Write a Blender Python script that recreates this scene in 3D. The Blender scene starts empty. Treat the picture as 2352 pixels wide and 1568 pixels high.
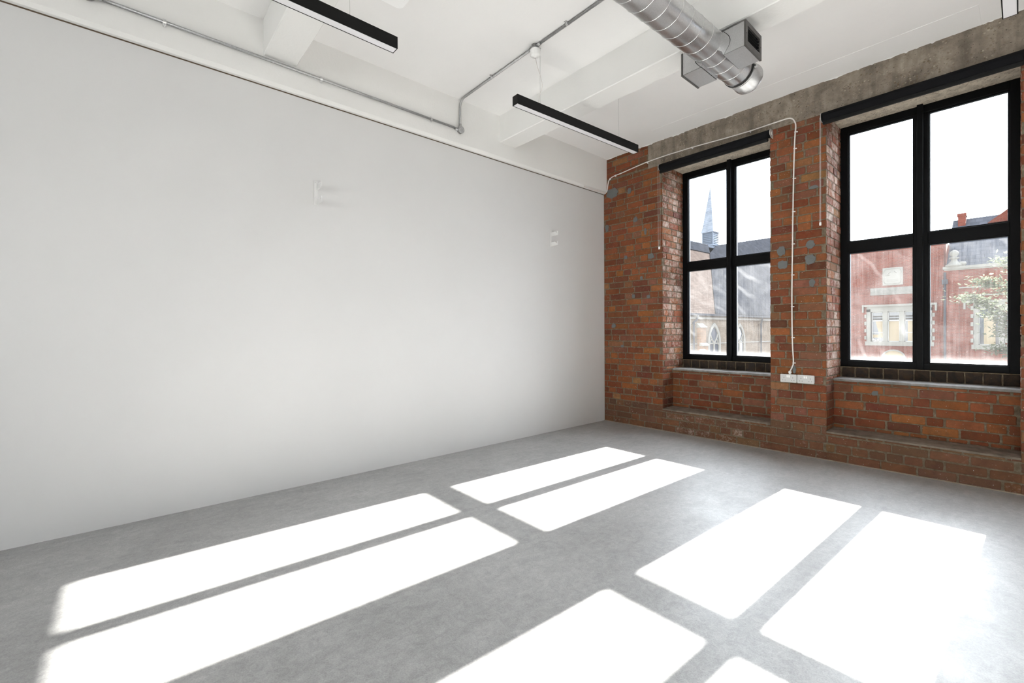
import bpy, bmesh, math, random
from mathutils import Vector, Matrix, noise

C = bpy.context.scene.collection
PI = math.pi
H = 3.657            # ceiling height
CAM = Vector((3.8811, -5.1161, 1.25))
YAW, PITCH, ROLL = -0.85417, -0.0048156, -0.0045664
FPX, CYP = 1022.634, 767.333
OPEN = [(0.897, 2.140), (2.631, 3.873), (4.364, 5.606), (6.097, 7.339)]   # window openings along the window wall
XR, YF = 7.80, -9.50  # right wall, wall behind the camera
LEDGE, APRON, SILL, HEAD = 0.282, 0.25, 0.765, 3.350
FRY = 0.51            # room face of the window frames
WOUT = 0.60           # outer face of the window wall


# ------------------------------------------------------------------ helpers
def s2l(r, g, b):
    f = lambda c: (c / 255) / 12.92 if c / 255 <= 0.04045 else ((c / 255 + 0.055) / 1.055) ** 2.4
    return (f(r), f(g), f(b))


class MB:
    """collects geometry for one mesh"""
    def __init__(self):
        self.v, self.f, self.m, self.smooth = [], [], [], []
        self.col, self.res = [], []
        self.cc, self.cr = (1, 1, 1), 0.0

    def add(self, verts, faces, mi=0, smooth=False):
        o = len(self.v)
        self.v += [tuple(p) for p in verts]
        self.col += [self.cc] * len(verts)
        self.res += [self.cr] * len(verts)
        for f in faces:
            self.f.append([i + o for i in f]); self.m.append(mi); self.smooth.append(smooth)
        return self

    def box(self, x0, x1, y0, y1, z0, z1, mi=0):
        v = [(x, y, z) for z in (z0, z1) for y in (y0, y1) for x in (x0, x1)]
        return self.add(v, [(0, 2, 3, 1), (4, 5, 7, 6), (0, 1, 5, 4), (2, 6, 7, 3), (0, 4, 6, 2), (1, 3, 7, 5)], mi)

    def bevbox(self, x0, x1, y0, y1, z0, z1, b=0.003, mi=0, seg=1):
        bm = bmesh.new(); bmesh.ops.create_cube(bm, size=1)
        for w in bm.verts:
            w.co = Vector(((x0 + x1) / 2 + w.co.x * (x1 - x0), (y0 + y1) / 2 + w.co.y * (y1 - y0), (z0 + z1) / 2 + w.co.z * (z1 - z0)))
        bmesh.ops.bevel(bm, geom=list(bm.edges), offset=b, segments=seg, affect='EDGES', profile=0.5)
        return self.bm(bm, mi)

    def bm(self, bm, mi=0, smooth=False, mat=None):
        bm.verts.index_update()
        if mat is not None: bm.transform(mat)
        self.add([w.co.copy() for w in bm.verts], [[w.index for w in f.verts] for f in bm.faces], mi, smooth)
        bm.free(); return self

    def tube(self, pts, r, n=10, mi=0, closed=False, cap=True, smooth=True):
        """round bar along a list of points; r a number or one radius per point"""
        P = [Vector(p) for p in pts]; k = len(P)
        rad = r if isinstance(r, (list, tuple)) else [r] * k
        T = []
        for i in range(k):
            a = P[i - 1] if (i > 0 or closed) else P[i]
            b = P[(i + 1) % k] if (i < k - 1 or closed) else P[i]
            T.append((b - a).normalized())
        ref = Vector((0, 0, 1)) if abs(T[0].z) < 0.9 else Vector((1, 0, 0))
        nrm = (ref - T[0] * ref.dot(T[0])).normalized()
        vs = []
        for i in range(k):
            nrm = (nrm - T[i] * nrm.dot(T[i])).normalized()
            bi = T[i].cross(nrm)
            for j in range(n):
                a = 2 * PI * j / n
                vs.append(P[i] + (nrm * math.cos(a) + bi * math.sin(a)) * rad[i])
        fs = []
        for i in range(k if closed else k - 1):
            i2 = (i + 1) % k
            for j in range(n):
                j2 = (j + 1) % n
                fs.append((i * n + j, i * n + j2, i2 * n + j2, i2 * n + j))
        self.add(vs, fs, mi, smooth)
        if cap and not closed:
            o = len(self.v) - len(vs)
            self.f.append([o + j for j in range(n)][::-1]); self.m.append(mi); self.smooth.append(False)
            self.f.append([o + (k - 1) * n + j for j in range(n)]); self.m.append(mi); self.smooth.append(False)
        return self

    def lathe(self, prof, axis_o, axis_d, n=32, mi=0, smooth=True):
        """prof: list of (radius, distance along the axis)"""
        o, d = Vector(axis_o), Vector(axis_d).normalized()
        ref = Vector((0, 0, 1)) if abs(d.z) < 0.9 else Vector((1, 0, 0))
        a = (ref - d * ref.dot(d)).normalized(); b = d.cross(a)
        vs, fs = [], []
        for (r, t) in prof:
            for j in range(n):
                w = 2 * PI * j / n
                vs.append(o + d * t + (a * math.cos(w) + b * math.sin(w)) * max(r, 1e-5))
        for i in range(len(prof) - 1):
            for j in range(n):
                j2 = (j + 1) % n
                fs.append((i * n + j, i * n + j2, (i + 1) * n + j2, (i + 1) * n + j))
        return self.add(vs, fs, mi, smooth)

    def prism(self, poly, O, U, V, N, d0, d1, mi=0):
        """extrude a 2D outline (u,v) given in the plane O,U,V from d0 to d1 along N (counter-clockwise outline)"""
        O, U, V, N = Vector(O), Vector(U), Vector(V), Vector(N)
        k = len(poly)
        vs = [O + U * a + V * b + N * d0 for a, b in poly] + [O + U * a + V * b + N * d1 for a, b in poly]
        fs = [list(range(k))[::-1], [k + i for i in range(k)]] + [(i, (i + 1) % k, k + (i + 1) % k, k + i) for i in range(k)]
        return self.add(vs, fs, mi)

    def build(self, name, mats, parent=None, origin=None, attrs=False, fix=True):
        me = bpy.data.meshes.new(name)
        o = Vector(origin) if origin else Vector((0, 0, 0))
        me.from_pydata([tuple(Vector(p) - o) for p in self.v], [], self.f)
        mats = mats if isinstance(mats, (list, tuple)) else [mats]
        for mt in mats: me.materials.append(mt)
        me.polygons.foreach_set('material_index', self.m)
        me.polygons.foreach_set('use_smooth', self.smooth)
        if attrs:
            a = me.attributes.new('brick_tone', 'FLOAT_COLOR', 'POINT')
            a.data.foreach_set('color', [c for t in self.col for c in (*t, 1.0)])
            b = me.attributes.new('residue', 'FLOAT', 'POINT')
            b.data.foreach_set('value', self.res)
        me.update()
        if fix:
            bm = bmesh.new(); bm.from_mesh(me); bmesh.ops.recalc_face_normals(bm, faces=bm.faces); bm.to_mesh(me); bm.free()
        ob = bpy.data.objects.new(name, me); C.objects.link(ob)
        if parent is not None:
            ob.parent = parent
            ob.location = o - world_loc(parent)
        else:
            ob.location = o
        return ob


def world_loc(o):
    p = Vector(o.location)
    while o.parent is not None:
        o = o.parent; p += Vector(o.location)
    return p


def empty(name, loc):
    o = bpy.data.objects.new(name, None); o.empty_display_size = 0.1
    o.location = loc; C.objects.link(o); return o


def tag(o, label, cat, group=None, kind=None):
    o['label'] = label; o['category'] = cat
    if group: o['group'] = group
    if kind: o['kind'] = kind
    return o


def struct(o, label=None, cat=None):
    o['kind'] = 'structure'
    if label: o['label'] = label
    if cat: o['category'] = cat
    return o


def arc(c, a, b, r, t0, t1, n=8):
    c, a, b = Vector(c), Vector(a), Vector(b)
    return [c + (a * math.cos(t0 + (t1 - t0) * i / n) + b * math.sin(t0 + (t1 - t0) * i / n)) * r for i in range(n + 1)]


def smooth_path(pts, n=6):
    P = [Vector(p) for p in pts]; out = []
    for i in range(len(P) - 1):
        p0, p1, p2, p3 = P[max(i - 1, 0)], P[i], P[i + 1], P[min(i + 2, len(P) - 1)]
        for k in range(n):
            t = k / n
            out.append(0.5 * ((2 * p1) + (p2 - p0) * t + (2 * p0 - 5 * p1 + 4 * p2 - p3) * t * t + (-p0 + 3 * p1 - 3 * p2 + p3) * t ** 3))
    out.append(P[-1]); return out


# ------------------------------------------------------------------ materials
class NT:
    def __init__(self, name):
        self.mat = bpy.data.materials.new(name); self.mat.use_nodes = True
        self.t = self.mat.node_tree; self.t.nodes.clear()
        self.out = self.n('ShaderNodeOutputMaterial')

    def n(self, kind, **kw):
        nd = self.t.nodes.new(kind)
        for k, val in kw.items():
            if k in nd.inputs: self.put(nd.inputs[k], val)
            else: setattr(nd, k, val)
        return nd

    def put(self, sock, val):
        if isinstance(val, bpy.types.NodeSocket): self.t.links.new(val, sock)
        elif isinstance(val, (tuple, list)) and sock.type == 'RGBA': sock.default_value = (*val[:3], 1)
        else: sock.default_value = val

    def coord(self, scale=(1, 1, 1), which='Object'):
        c = self.n('ShaderNodeTexCoord'); m = self.n('ShaderNodeMapping')
        self.t.links.new(c.outputs[which], m.inputs['Vector']); m.inputs['Scale'].default_value = scale
        return m.outputs[0]

    def noise(self, vec, scale, detail=4, rough=0.55, dist=0.0):
        nd = self.n('ShaderNodeTexNoise', Vector=vec, Scale=scale, Detail=detail, Roughness=rough, Distortion=dist)
        return nd.outputs['Fac']

    def ramp(self, fac, stops):
        r = self.n('ShaderNodeValToRGB', Fac=fac); e = r.color_ramp.elements
        while len(e) < len(stops): e.new(0.5)
        for el, (p, c) in zip(e, stops):
            el.position = p; el.color = (*c, 1) if isinstance(c, (tuple, list)) else (c, c, c, 1)
        return r.outputs['Color']

    def mix(self, fac, a, b, mode='MIX'):
        nd = self.n('ShaderNodeMix', data_type='RGBA', blend_type=mode)
        self.put(nd.inputs[0], fac); self.put(nd.inputs[6], a); self.put(nd.inputs[7], b)
        return nd.outputs[2]

    def math(self, op, a, b=0.0, clamp=False):
        nd = self.n('ShaderNodeMath', operation=op, use_clamp=clamp)
        self.put(nd.inputs[0], a); self.put(nd.inputs[1], b)
        return nd.outputs[0]

    def bump(self, h, strength=0.3, dist=0.01, normal=None):
        nd = self.n('ShaderNodeBump', Height=h, Strength=strength, Distance=dist)
        if normal is not None: self.put(nd.inputs['Normal'], normal)
        return nd.outputs[0]

    def bsdf(self, color, rough=0.6, metal=0.0, normal=None, spec=0.5, coat=0.0):
        b = self.n('ShaderNodeBsdfPrincipled')
        self.put(b.inputs['Base Color'], color); self.put(b.inputs['Roughness'], rough)
        self.put(b.inputs['Metallic'], metal); self.put(b.inputs['Specular IOR Level'], spec)
        if normal is not None: self.put(b.inputs['Normal'], normal)
        self.t.links.new(b.outputs[0], self.out.inputs['Surface'])
        return b


def m_plain(name, col, rough=0.5, metal=0.0, var=0.0, scale=20, bump=0.0, bscale=80, spec=0.5):
    t = NT(name); v = t.coord()
    c = col
    if var: c = t.mix(t.noise(v, scale), tuple(x * (1 - var) for x in col), tuple(min(1, x * (1 + var)) for x in col))
    nm = t.bump(t.noise(v, bscale, 5), bump, 0.004) if bump else None
    t.bsdf(c, rough, metal, nm, spec)
    return t.mat


def m_paint(name, col, bump=0.25, board=None, warm=None):
    """matt white emulsion; board: direction of shutter-board marks left in the concrete below"""
    t = NT(name); v = t.coord()
    c = t.mix(t.ramp(t.noise(v, 1.3, 3), [(0.3, 0.0), (0.7, 1.0)]), col, tuple(x * 0.965 for x in col))
    h = t.math('ADD', t.math('MULTIPLY', t.noise(v, 9, 4), 0.7), t.math('MULTIPLY', t.noise(v, 60, 3), 0.3))
    if board:
        st = t.coord(board)
        w = t.n('ShaderNodeTexWave', Vector=st, Scale=1.0, Distortion=0.6, Detail=2); w.wave_type = 'BANDS'; w.bands_direction = 'DIAGONAL'
        e = t.ramp(w.outputs['Fac'], [(0.0, 0.0), (0.03, 1.0)])
        h = t.math('ADD', h, t.math('MULTIPLY', e, 0.8))
        sp = t.ramp(t.noise(v, 38, 2, 0.4), [(0.80, 0.0), (0.83, 1.0)])
        c = t.mix(sp, c, tuple(x * 0.45 for x in col))
    t.bsdf(c, 0.85, 0, t.bump(h, bump, 0.01), 0.25)
    return t.mat


def m_brick():
    t = NT('old_brick'); v = t.coord()
    a = t.n('ShaderNodeAttribute'); a.attribute_name = 'brick_tone'
    r = t.n('ShaderNodeAttribute'); r.attribute_name = 'residue'
    big = t.noise(v, 7, 4)
    c = t.mix(t.ramp(t.noise(v, 26, 6, 0.65), [(0.32, 0.0), (0.72, 1.0)]), a.outputs['Color'], (1.35, 1.3, 1.2), 'MULTIPLY')
    c = t.mix(t.math('MULTIPLY', t.ramp(big, [(0.45, 0.0), (0.75, 1.0)]), 0.45), c, (0.42, 0.38, 0.40), 'MULTIPLY')
    # mortar rubbed over the faces
    sm = t.math('MULTIPLY', t.ramp(t.noise(v, 13, 6, 0.7, 0.8), [(0.42, 0.0), (0.66, 1.0)]), 0.42)
    c = t.mix(sm, c, s2l(98, 76, 56))
    # fine pits and paint flecks
    c = t.mix(t.ramp(t.noise(v, 170, 3, 0.6), [(0.64, 0.0), (0.72, 0.75)]), c, (0.035, 0.02, 0.015))
    fl = t.ramp(t.noise(v, 105, 2, 0.4), [(0.735, 0.0), (0.76, 1.0)])
    c = t.mix(t.math('MULTIPLY', fl, 0.8), c, (0.62, 0.58, 0.52))
    # old whitewash left in the pores where the residue value says so
    wn = t.math('ADD', t.math('MULTIPLY', t.noise(v, 34, 6, 0.75), 0.75), t.math('MULTIPLY', t.noise(v, 9, 3), 0.35))
    wm = t.math('SUBTRACT', t.math('ADD', wn, t.math('MULTIPLY', r.outputs['Fac'], 0.42)), 0.78)
    wm = t.math('MULTIPLY', wm, 4.5, True)
    wm = t.math('MULTIPLY', wm, t.math('MULTIPLY', r.outputs['Fac'], 1.5, True), True)
    c = t.mix(wm, c, s2l(190, 172, 160))
    h = t.math('ADD', t.math('MULTIPLY', t.noise(v, 55, 6, 0.7), 0.6), t.math('MULTIPLY', t.noise(v, 260, 3), 0.4))
    t.bsdf(c, 0.9, 0, t.bump(h, 0.55, 0.006), 0.2)
    return t.mat


def m_mortar():
    t = NT('lime_mortar'); v = t.coord()
    c = t.ramp(t.noise(v, 30, 6, 0.7), [(0.25, s2l(80, 68, 54)), (0.5, s2l(114, 101, 84)), (0.75, s2l(142, 130, 112))])
    c = t.mix(t.ramp(t.noise(v, 120, 3), [(0.62, 0.0), (0.70, 0.8)]), c, (0.02, 0.017, 0.014))
    t.bsdf(c, 0.95, 0, t.bump(t.noise(v, 90, 6, 0.75), 0.7, 0.008), 0.15)
    return t.mat


def m_concrete_raw(name, lo, mid, hi, stones=True):
    t = NT(name); v = t.coord()
    c = t.ramp(t.noise(v, 6, 7, 0.65, 0.4), [(0.25, lo), (0.5, mid), (0.78, hi)])
    st = t.coord((5, 5, 0.7))
    c = t.mix(t.math('MULTIPLY', t.ramp(t.noise(st, 2.5, 4), [(0.42, 0.0), (0.66, 1.0)]), 0.42), c, tuple(x * 0.45 for x in lo))
    h = t.math('MULTIPLY', t.noise(v, 45, 7, 0.75), 0.7)
    if stones:
        vo = t.n('ShaderNodeTexVoronoi', Vector=v, Scale=42.0); vo.inputs['Randomness'].default_value = 1.0
        k = t.ramp(vo.outputs['Distance'], [(0.24, 1.0), (0.36, 0.0)])
        msk = t.math('MULTIPLY', k, t.ramp(t.noise(v, 4.0, 3), [(0.42, 0.0), (0.56, 1.0)]), True)
        sc = t.mix(vo.outputs['Color'], s2l(196, 184, 164), s2l(96, 78, 58))
        c = t.mix(t.math('MULTIPLY', msk, 0.75), c, sc)
        c = t.mix(t.ramp(t.noise(v, 85, 3, 0.6), [(0.63, 0.0), (0.70, 0.85)]), c, s2l(42, 34, 28))
        h = t.math('ADD', h, t.math('MULTIPLY', msk, 0.2))
    t.bsdf(c, 0.92, 0, t.bump(h, 0.85, 0.014), 0.2)
    return t.mat


def m_floor():
    t = NT('power_floated_concrete'); v = t.coord()
    st = t.coord((2.2, 0.8, 1))
    cl = t.math('ADD', t.math('MULTIPLY', t.noise(v, 1.1, 5, 0.6, 0.5), 0.55), t.math('MULTIPLY', t.noise(st, 6, 6, 0.65, 0.8), 0.45))
    c = t.ramp(cl, [(0.28, FLOOR_LO), (0.5, FLOOR_MID), (0.74, FLOOR_HI)])
    gr = t.noise(v, 160, 4, 0.7)
    c = t.mix(0.5, c, t.ramp(gr, [(0.3, 0.55), (0.7, 1.25)]), 'MULTIPLY')
    c = t.mix(0.35, c, t.ramp(t.noise(v, 28, 6, 0.7, 1.0), [(0.35, 0.55), (0.65, 1.2)]), 'MULTIPLY')
    ro = t.ramp(t.noise(v, 5, 5, 0.6), [(0.3, 0.38), (0.7, 0.50)])
    t.bsdf(c, ro, 0, t.bump(t.math('ADD', t.noise(v, 70, 5), t.math('MULTIPLY', t.noise(v, 300, 2), 0.4)), 0.12, 0.003), 0.48)
    return t.mat


def m_galv(name, base=0.60, rough=0.28, streak=(1, 1, 1), var=0.25):
    t = NT(name); v = t.coord(); s = t.coord(streak)
    sp = t.n('ShaderNodeTexVoronoi', Vector=v, Scale=130.0)
    n1 = t.noise(s, 14, 5, 0.6)
    f = t.math('ADD', t.math('MULTIPLY', n1, 0.8), t.math('MULTIPLY', sp.outputs['Distance'], 0.4))
    c = t.ramp(f, [(0.25, tuple(base * (1 - var) * k for k in (1, 1.0, 1.0))), (0.75, tuple(min(1, base * (1 + var)) * k for k in (1, 1.0, 1.01)))])
    ro = t.ramp(n1, [(0.3, rough * 0.8), (0.7, rough * 1.35)])
    t.bsdf(c, ro, 1.0, t.bump(t.noise(v, 40, 3), 0.012, 0.002))
    return t.mat


def m_glass(name, base, amount, swirl=0.0):
    """window pane: clear sheet with a film of dust, splashes and wipe marks on it"""
    t = NT(name); v = t.coord()
    st = t.coord((30, 1, 1.2))
    film = t.math('MULTIPLY', t.ramp(t.noise(st, 3.0, 5, 0.6), [(0.35, 0.0), (0.75, 1.0)]), amount * 0.55)
    cloud = t.math('MULTIPLY', t.ramp(t.noise(v, 3.2, 4, 0.6, 0.6), [(0.40, 0.0), (0.72, 1.0)]), amount * 0.8)
    spots = t.math('MULTIPLY', t.ramp(t.noise(v, 95, 2, 0.5), [(0.70, 0.0), (0.76, 1.0)]), amount * 3.0)
    d = t.math('ADD', t.math('ADD', film, cloud), t.math('ADD', spots, base))
    if swirl:
        w = t.n('ShaderNodeTexWave', Vector=v, Scale=1.5, Distortion=9.0, Detail=3); w.inputs['Detail Scale'].default_value = 0.7
        w.wave_type = 'RINGS'; w.rings_direction = 'Y'
        sw = t.math('MULTIPLY', t.ramp(w.outputs['Fac'], [(0.80, 0.0), (1.0, 1.0)]), t.ramp(t.noise(v, 2.2, 3), [(0.5, 0.0), (0.66, 1.0)]))
        d = t.math('ADD', d, t.math('MULTIPLY', sw, swirl))
    # splash-back dirt along the bottom rail
    sx = t.n('ShaderNodeSeparateXYZ'); t.put(sx.inputs[0], v)
    if amount > 0.004:
        low = t.n('ShaderNodeMapRange'); t.put(low.inputs['Value'], sx.outputs['Z'])
        low.inputs['From Min'].default_value = 1.03; low.inputs['From Max'].default_value = 0.945
        low.inputs['To Min'].default_value = 0.0; low.inputs['To Max'].default_value = 1.0
        lw = t.math('MULTIPLY', t.math('POWER', low.outputs[0], 1.6), t.ramp(t.noise(v, 16, 4), [(0.2, 0.55), (0.7, 1.0)]))
        d = t.math('ADD', d, t.math('MULTIPLY', lw, 0.05))
    d = t.math('MINIMUM', d, 0.5, True)
    tr = t.n('ShaderNodeBsdfTransparent'); tr.inputs[0].default_value = (0.97, 0.985, 0.98, 1)
    gl = t.n('ShaderNodeBsdfGlossy'); gl.inputs['Roughness'].default_value = 0.02
    fr = t.n('ShaderNodeFresnel'); fr.inputs['IOR'].default_value = 1.12
    m1 = t.n('ShaderNodeMixShader'); t.t.links.new(fr.outputs[0], m1.inputs[0]); t.t.links.new(tr.outputs[0], m1.inputs[1]); t.t.links.new(gl.outputs[0], m1.inputs[2])
    tl = t.n('ShaderNodeBsdfTranslucent'); tl.inputs[0].default_value = (0.88, 0.88, 0.88, 1)
    m2 = t.n('ShaderNodeMixShader'); t.put(m2.inputs[0], d); t.t.links.new(m1.outputs[0], m2.inputs[1]); t.t.links.new(tl.outputs[0], m2.inputs[2])
    t.t.links.new(m2.outputs[0], t.out.inputs['Surface'])
    return t.mat


def m_coursed(name, a, b, mortar, bw, bh, axis='XZ', joint=0.012, rough=0.9, spec=0.2):
    """small far brickwork / tiles: brick texture in real metres"""
    t = NT(name); tc = t.n('ShaderNodeTexCoord'); sx = t.n('ShaderNodeSeparateXYZ'); t.t.links.new(tc.outputs['Object'], sx.inputs[0])
    cb = t.n('ShaderNodeCombineXYZ'); t.t.links.new(sx.outputs[axis[0]], cb.inputs[0]); t.t.links.new(sx.outputs[axis[1]], cb.inputs[1])
    br = t.n('ShaderNodeTexBrick', Vector=cb.outputs[0], Scale=1.0)
    br.inputs['Color1'].default_value = (*a, 1); br.inputs['Color2'].default_value = (*b, 1); br.inputs['Mortar'].default_value = (*mortar, 1)
    br.inputs['Brick Width'].default_value = bw; br.inputs['Row Height'].default_value = bh; br.inputs['Mortar Size'].default_value = joint
    v = t.coord()
    c = t.mix(0.5, br.outputs['Color'], t.ramp(t.noise(v, 2.0, 5), [(0.3, 0.6), (0.7, 1.25)]), 'MULTIPLY')
    t.bsdf(c, rough, 0, t.bump(br.outputs['Fac'], 0.4, -0.01), spec)
    return t.mat


FLOOR_LO, FLOOR_MID, FLOOR_HI = s2l(140, 139, 138), s2l(162, 161, 160), s2l(181, 180, 179)
WHITE = (0.80, 0.795, 0.78)
M = {}
M['wall'] = m_paint('white_emulsion', (0.675, 0.669, 0.667), 0.06)
M['ceil'] = m_paint('white_painted_slab', (0.87, 0.862, 0.857), 0.22)
M['beam'] = m_paint('white_painted_concrete', (0.82, 0.815, 0.80), 0.35)
M['brick'] = m_brick()
M['mortar'] = m_mortar()
M['lintel'] = m_concrete_raw('raw_aggregate_concrete', s2l(106, 96, 86), s2l(148, 137, 124), s2l(184, 173, 157))
M['sill'] = m_concrete_raw('smooth_sill_concrete', s2l(120, 118, 116), s2l(150, 148, 146), s2l(176, 174, 170), False)
M['ledge'] = m_concrete_raw('dusty_ledge_mortar', s2l(112, 100, 90), s2l(140, 128, 116), s2l(160, 149, 136), False)
M['patch'] = m_plain('grey_filler', s2l(101, 103, 102), 0.9, 0, 0.22, 14, 0.4, 60)
M['floor'] = m_floor()
M['frame'] = m_plain('black_powder_coat', s2l(11, 12, 14), 0.48, 0, 0.1, 30, 0.0, 200, 0.10)
M['spacer'] = m_plain('glazing_spacer', s2l(120, 124, 132), 0.35, 0.6)
M['glass_up'] = m_glass('window_glass_cleaner', 0.0005, 0.0015)
M['glass_low'] = m_glass('window_glass_dusty', 0.0032, 0.009, 0.010)
M['fixture'] = m_plain('matt_black_aluminium', s2l(15, 15, 15), 0.6, 0, 0.05, 20, 0, 80, 0.2)
M['diffuser'] = m_plain('opal_diffuser', (0.74, 0.735, 0.76), 0.4)
M['steel'] = m_plain('steel_wire', (0.5, 0.5, 0.5), 0.35, 0.9)
M['galv'] = m_galv('galvanised_conduit', 0.42, 0.42)
M['duct'] = m_galv('galvanised_duct', 0.54, 0.31, (0.6, 0.25, 0.6), 0.12)
M['box'] = m_galv('galvanised_sheet', 0.52, 0.40, (3.0, 1.0, 1.0), 0.09)
M['seam'] = m_plain('bright_seam', (0.80, 0.80, 0.80), 0.25, 1.0)
M['grille'] = m_plain('dark_grille_frame', s2l(82, 80, 78), 0.5, 0.3, 0.05)
M['rubber'] = m_plain('black_rubber', s2l(20, 20, 20), 0.6)
M['black'] = m_plain('grille_throat', (0.004, 0.004, 0.004), 0.8)
M['plastic'] = m_plain('white_plastic', (0.86, 0.86, 0.85), 0.35)
M['hook'] = m_plain('white_painted_hook', (0.71, 0.705, 0.70), 0.6)
M['cable'] = m_plain('white_cable_sheath', (0.74, 0.70, 0.67), 0.45)
M['bracket'] = m_plain('grey_white_bracket', s2l(196, 192, 188), 0.4)
M['socket'] = m_plain('grey_white_metal_plate', s2l(200, 199, 198), 0.38)
M['blind'] = m_plain('black_blind_fabric', s2l(15, 15, 18), 0.8, 0, 0.1, 60, 0.1, 400, 0.15)
M['chain'] = m_plain('clear_bead_chain', (0.72, 0.70, 0.68), 0.3)
M['screw'] = m_plain('zinc_screw', (0.7, 0.7, 0.7), 0.3, 1.0)
M['sealant'] = m_plain('pale_joint_mortar', s2l(150, 138, 122), 0.9, 0, 0.3, 25)
M['fitting'] = m_plain('bright_white_plastic', (0.95, 0.95, 0.95), 0.3)
M['dark'] = m_plain('dark_opening', s2l(30, 28, 26), 0.8)
M['gap_brown'] = m_plain('brown_gap_strip', s2l(92, 76, 60), 0.8, 0, 0.25, 30)  # brown strip filling the gap above the left wall
# outside
M['redbrick'] = m_coursed('red_facade_brick', s2l(132, 62, 46), s2l(114, 50, 38), s2l(122, 82, 70), 0.215, 0.062)
M['tanbrick'] = m_coursed('buff_church_brick', s2l(136, 120, 102), s2l(120, 104, 86), s2l(138, 126, 112), 0.215, 0.062, 'YZ')
M['orangebrick'] = m_coursed('orange_church_brick', s2l(150, 112, 84), s2l(134, 98, 72), s2l(138, 122, 104), 0.215, 0.062, 'YZ')
M['stone'] = m_plain('pale_dressed_stone', s2l(148, 146, 140), 0.85, 0, 0.1, 5, 0.2, 40)
M['carved'] = m_plain('carved_stone', s2l(128, 126, 121), 0.85, 0, 0.4, 9, 1.0, 14)
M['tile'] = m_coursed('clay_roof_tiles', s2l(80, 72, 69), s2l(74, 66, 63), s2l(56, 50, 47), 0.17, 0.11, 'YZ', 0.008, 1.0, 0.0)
M['slate'] = m_coursed('slate_shade_roof', s2l(44, 46, 52), s2l(40, 42, 47), s2l(32, 34, 39), 0.30, 0.2, 'YZ', 0.006, 1.0, 0.0)  # shade on the church roof's right part is put into this dark colour
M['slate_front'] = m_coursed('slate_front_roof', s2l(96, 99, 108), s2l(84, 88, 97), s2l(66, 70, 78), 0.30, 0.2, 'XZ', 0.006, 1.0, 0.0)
M['lead'] = m_plain('lead_sheet', s2l(156, 166, 182), 0.8, 0.0, 0.12, 3, 0, 80, 0.1)
M['spire'] = m_coursed('pale_spire_slates', s2l(174, 180, 190), s2l(171, 177, 187), s2l(154, 161, 173), 0.26, 0.16, 'YZ', 0.010, 1.0, 0.05)
M['louvre'] = m_plain('weathered_louvre', s2l(122, 132, 146), 0.7, 0, 0.15, 6)
M['winwhite'] = m_plain('white_sash', s2l(200, 199, 196), 0.5)
M['winglass'] = m_plain('dark_window_glass', s2l(82, 92, 106), 0.08)
M['cream'] = m_plain('cream_blind', s2l(180, 164, 138), 0.8, 0, 0.06, 3)
M['iron'] = m_plain('grey_painted_iron', s2l(74, 76, 84), 0.7, 0, 0, 20, 0, 80, 0.1)
M['asphalt'] = m_plain('asphalt', s2l(92, 91, 89), 0.9, 0, 0.15, 2)
M['bark'] = m_plain('tree_bark', s2l(96, 84, 70), 0.9, 0, 0.3, 30, 0.6, 60)


def m_leaf():
    t = NT('pale_leaves'); v = t.coord()
    c = t.ramp(t.noise(v, 3.0, 3), [(0.3, s2l(70, 80, 62)), (0.6, s2l(118, 124, 104)), (0.8, s2l(164, 166, 150))])
    b = t.n('ShaderNodeBsdfDiffuse'); t.put(b.inputs[0], c)
    tl = t.n('ShaderNodeBsdfTranslucent'); t.put(tl.inputs[0], c)
    m = t.n('ShaderNodeMixShader'); m.inputs[0].default_value = 0.3
    t.t.links.new(b.outputs[0], m.inputs[1]); t.t.links.new(tl.outputs[0], m.inputs[2]); t.t.links.new(m.outputs[0], t.out.inputs['Surface'])
    return t.mat


M['leaf'] = m_leaf()

# ------------------------------------------------------------------ room shell
struct(MB().box(-0.30, XR + 0.2, YF - 0.2, WOUT, -0.20, 0.0).build('floor', M['floor']), 'grey power-floated concrete floor with sun patches', 'floor')

ceiling = struct(MB().box(-0.30, XR + 0.2, YF - 0.2, WOUT, H, H + 0.22).build('ceiling', M['ceil']), 'white painted concrete ceiling with downstand beams', 'ceiling')


def beam(x0, x1, y0, y1, z0, rng, along='X', name='beam', ch1=0.006):
    """downstand beam with slightly knocked lower arrises"""
    b = MB(); L = (x1 - x0) if along == 'X' else (y1 - y0)
    n = int(L / 0.06); ring = []
    for i in range(n + 1):
        t = i / n
        jit = lambda a: max(0.0, noise.noise(Vector((t * L * 3.1, a, rng)))) * 0.010
        c0, c1 = 0.006 + jit(1.7), ch1 + jit(9.3)
        if along == 'X':
            x = x0 + (x1 - x0) * t
            ring += [(x, y0, H + 0.02), (x, y0, z0 + c0), (x, y0 + c0, z0), (x, y1 - c1, z0), (x, y1, z0 + c1), (x, y1, H + 0.02)]
        else:
            y = y0 + (y1 - y0) * t
            ring += [(x0, y, H + 0.02), (x0, y, z0 + c0), (x0 + c0, y, z0), (x1 - c1, y, z0), (x1, y, z0 + c1), (x1, y, H + 0.02)]
    fs = []
    for i in range(n):
        for j in range(6):
            fs.append((i * 6 + j, i * 6 + (j + 1) % 6, (i + 1) * 6 + (j + 1) % 6, (i + 1) * 6 + j))
    fs += [tuple(range(6)), tuple(n * 6 + j for j in range(6))]
    b.add(ring, fs)
    return b.build(name, M['beam'], ceiling)


beam(-0.28, 0.049, YF, -0.004, 3.182, 3.3, 'Y', 'edge_beam', 0.022)
for k, yb in enumerate((-1.945, -4.295, -6.645, -8.995)):
    beam(0.045, XR + 0.1, yb, yb + 0.237, 3.362 if k == 0 else 3.385, 11.0 + k)

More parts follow.
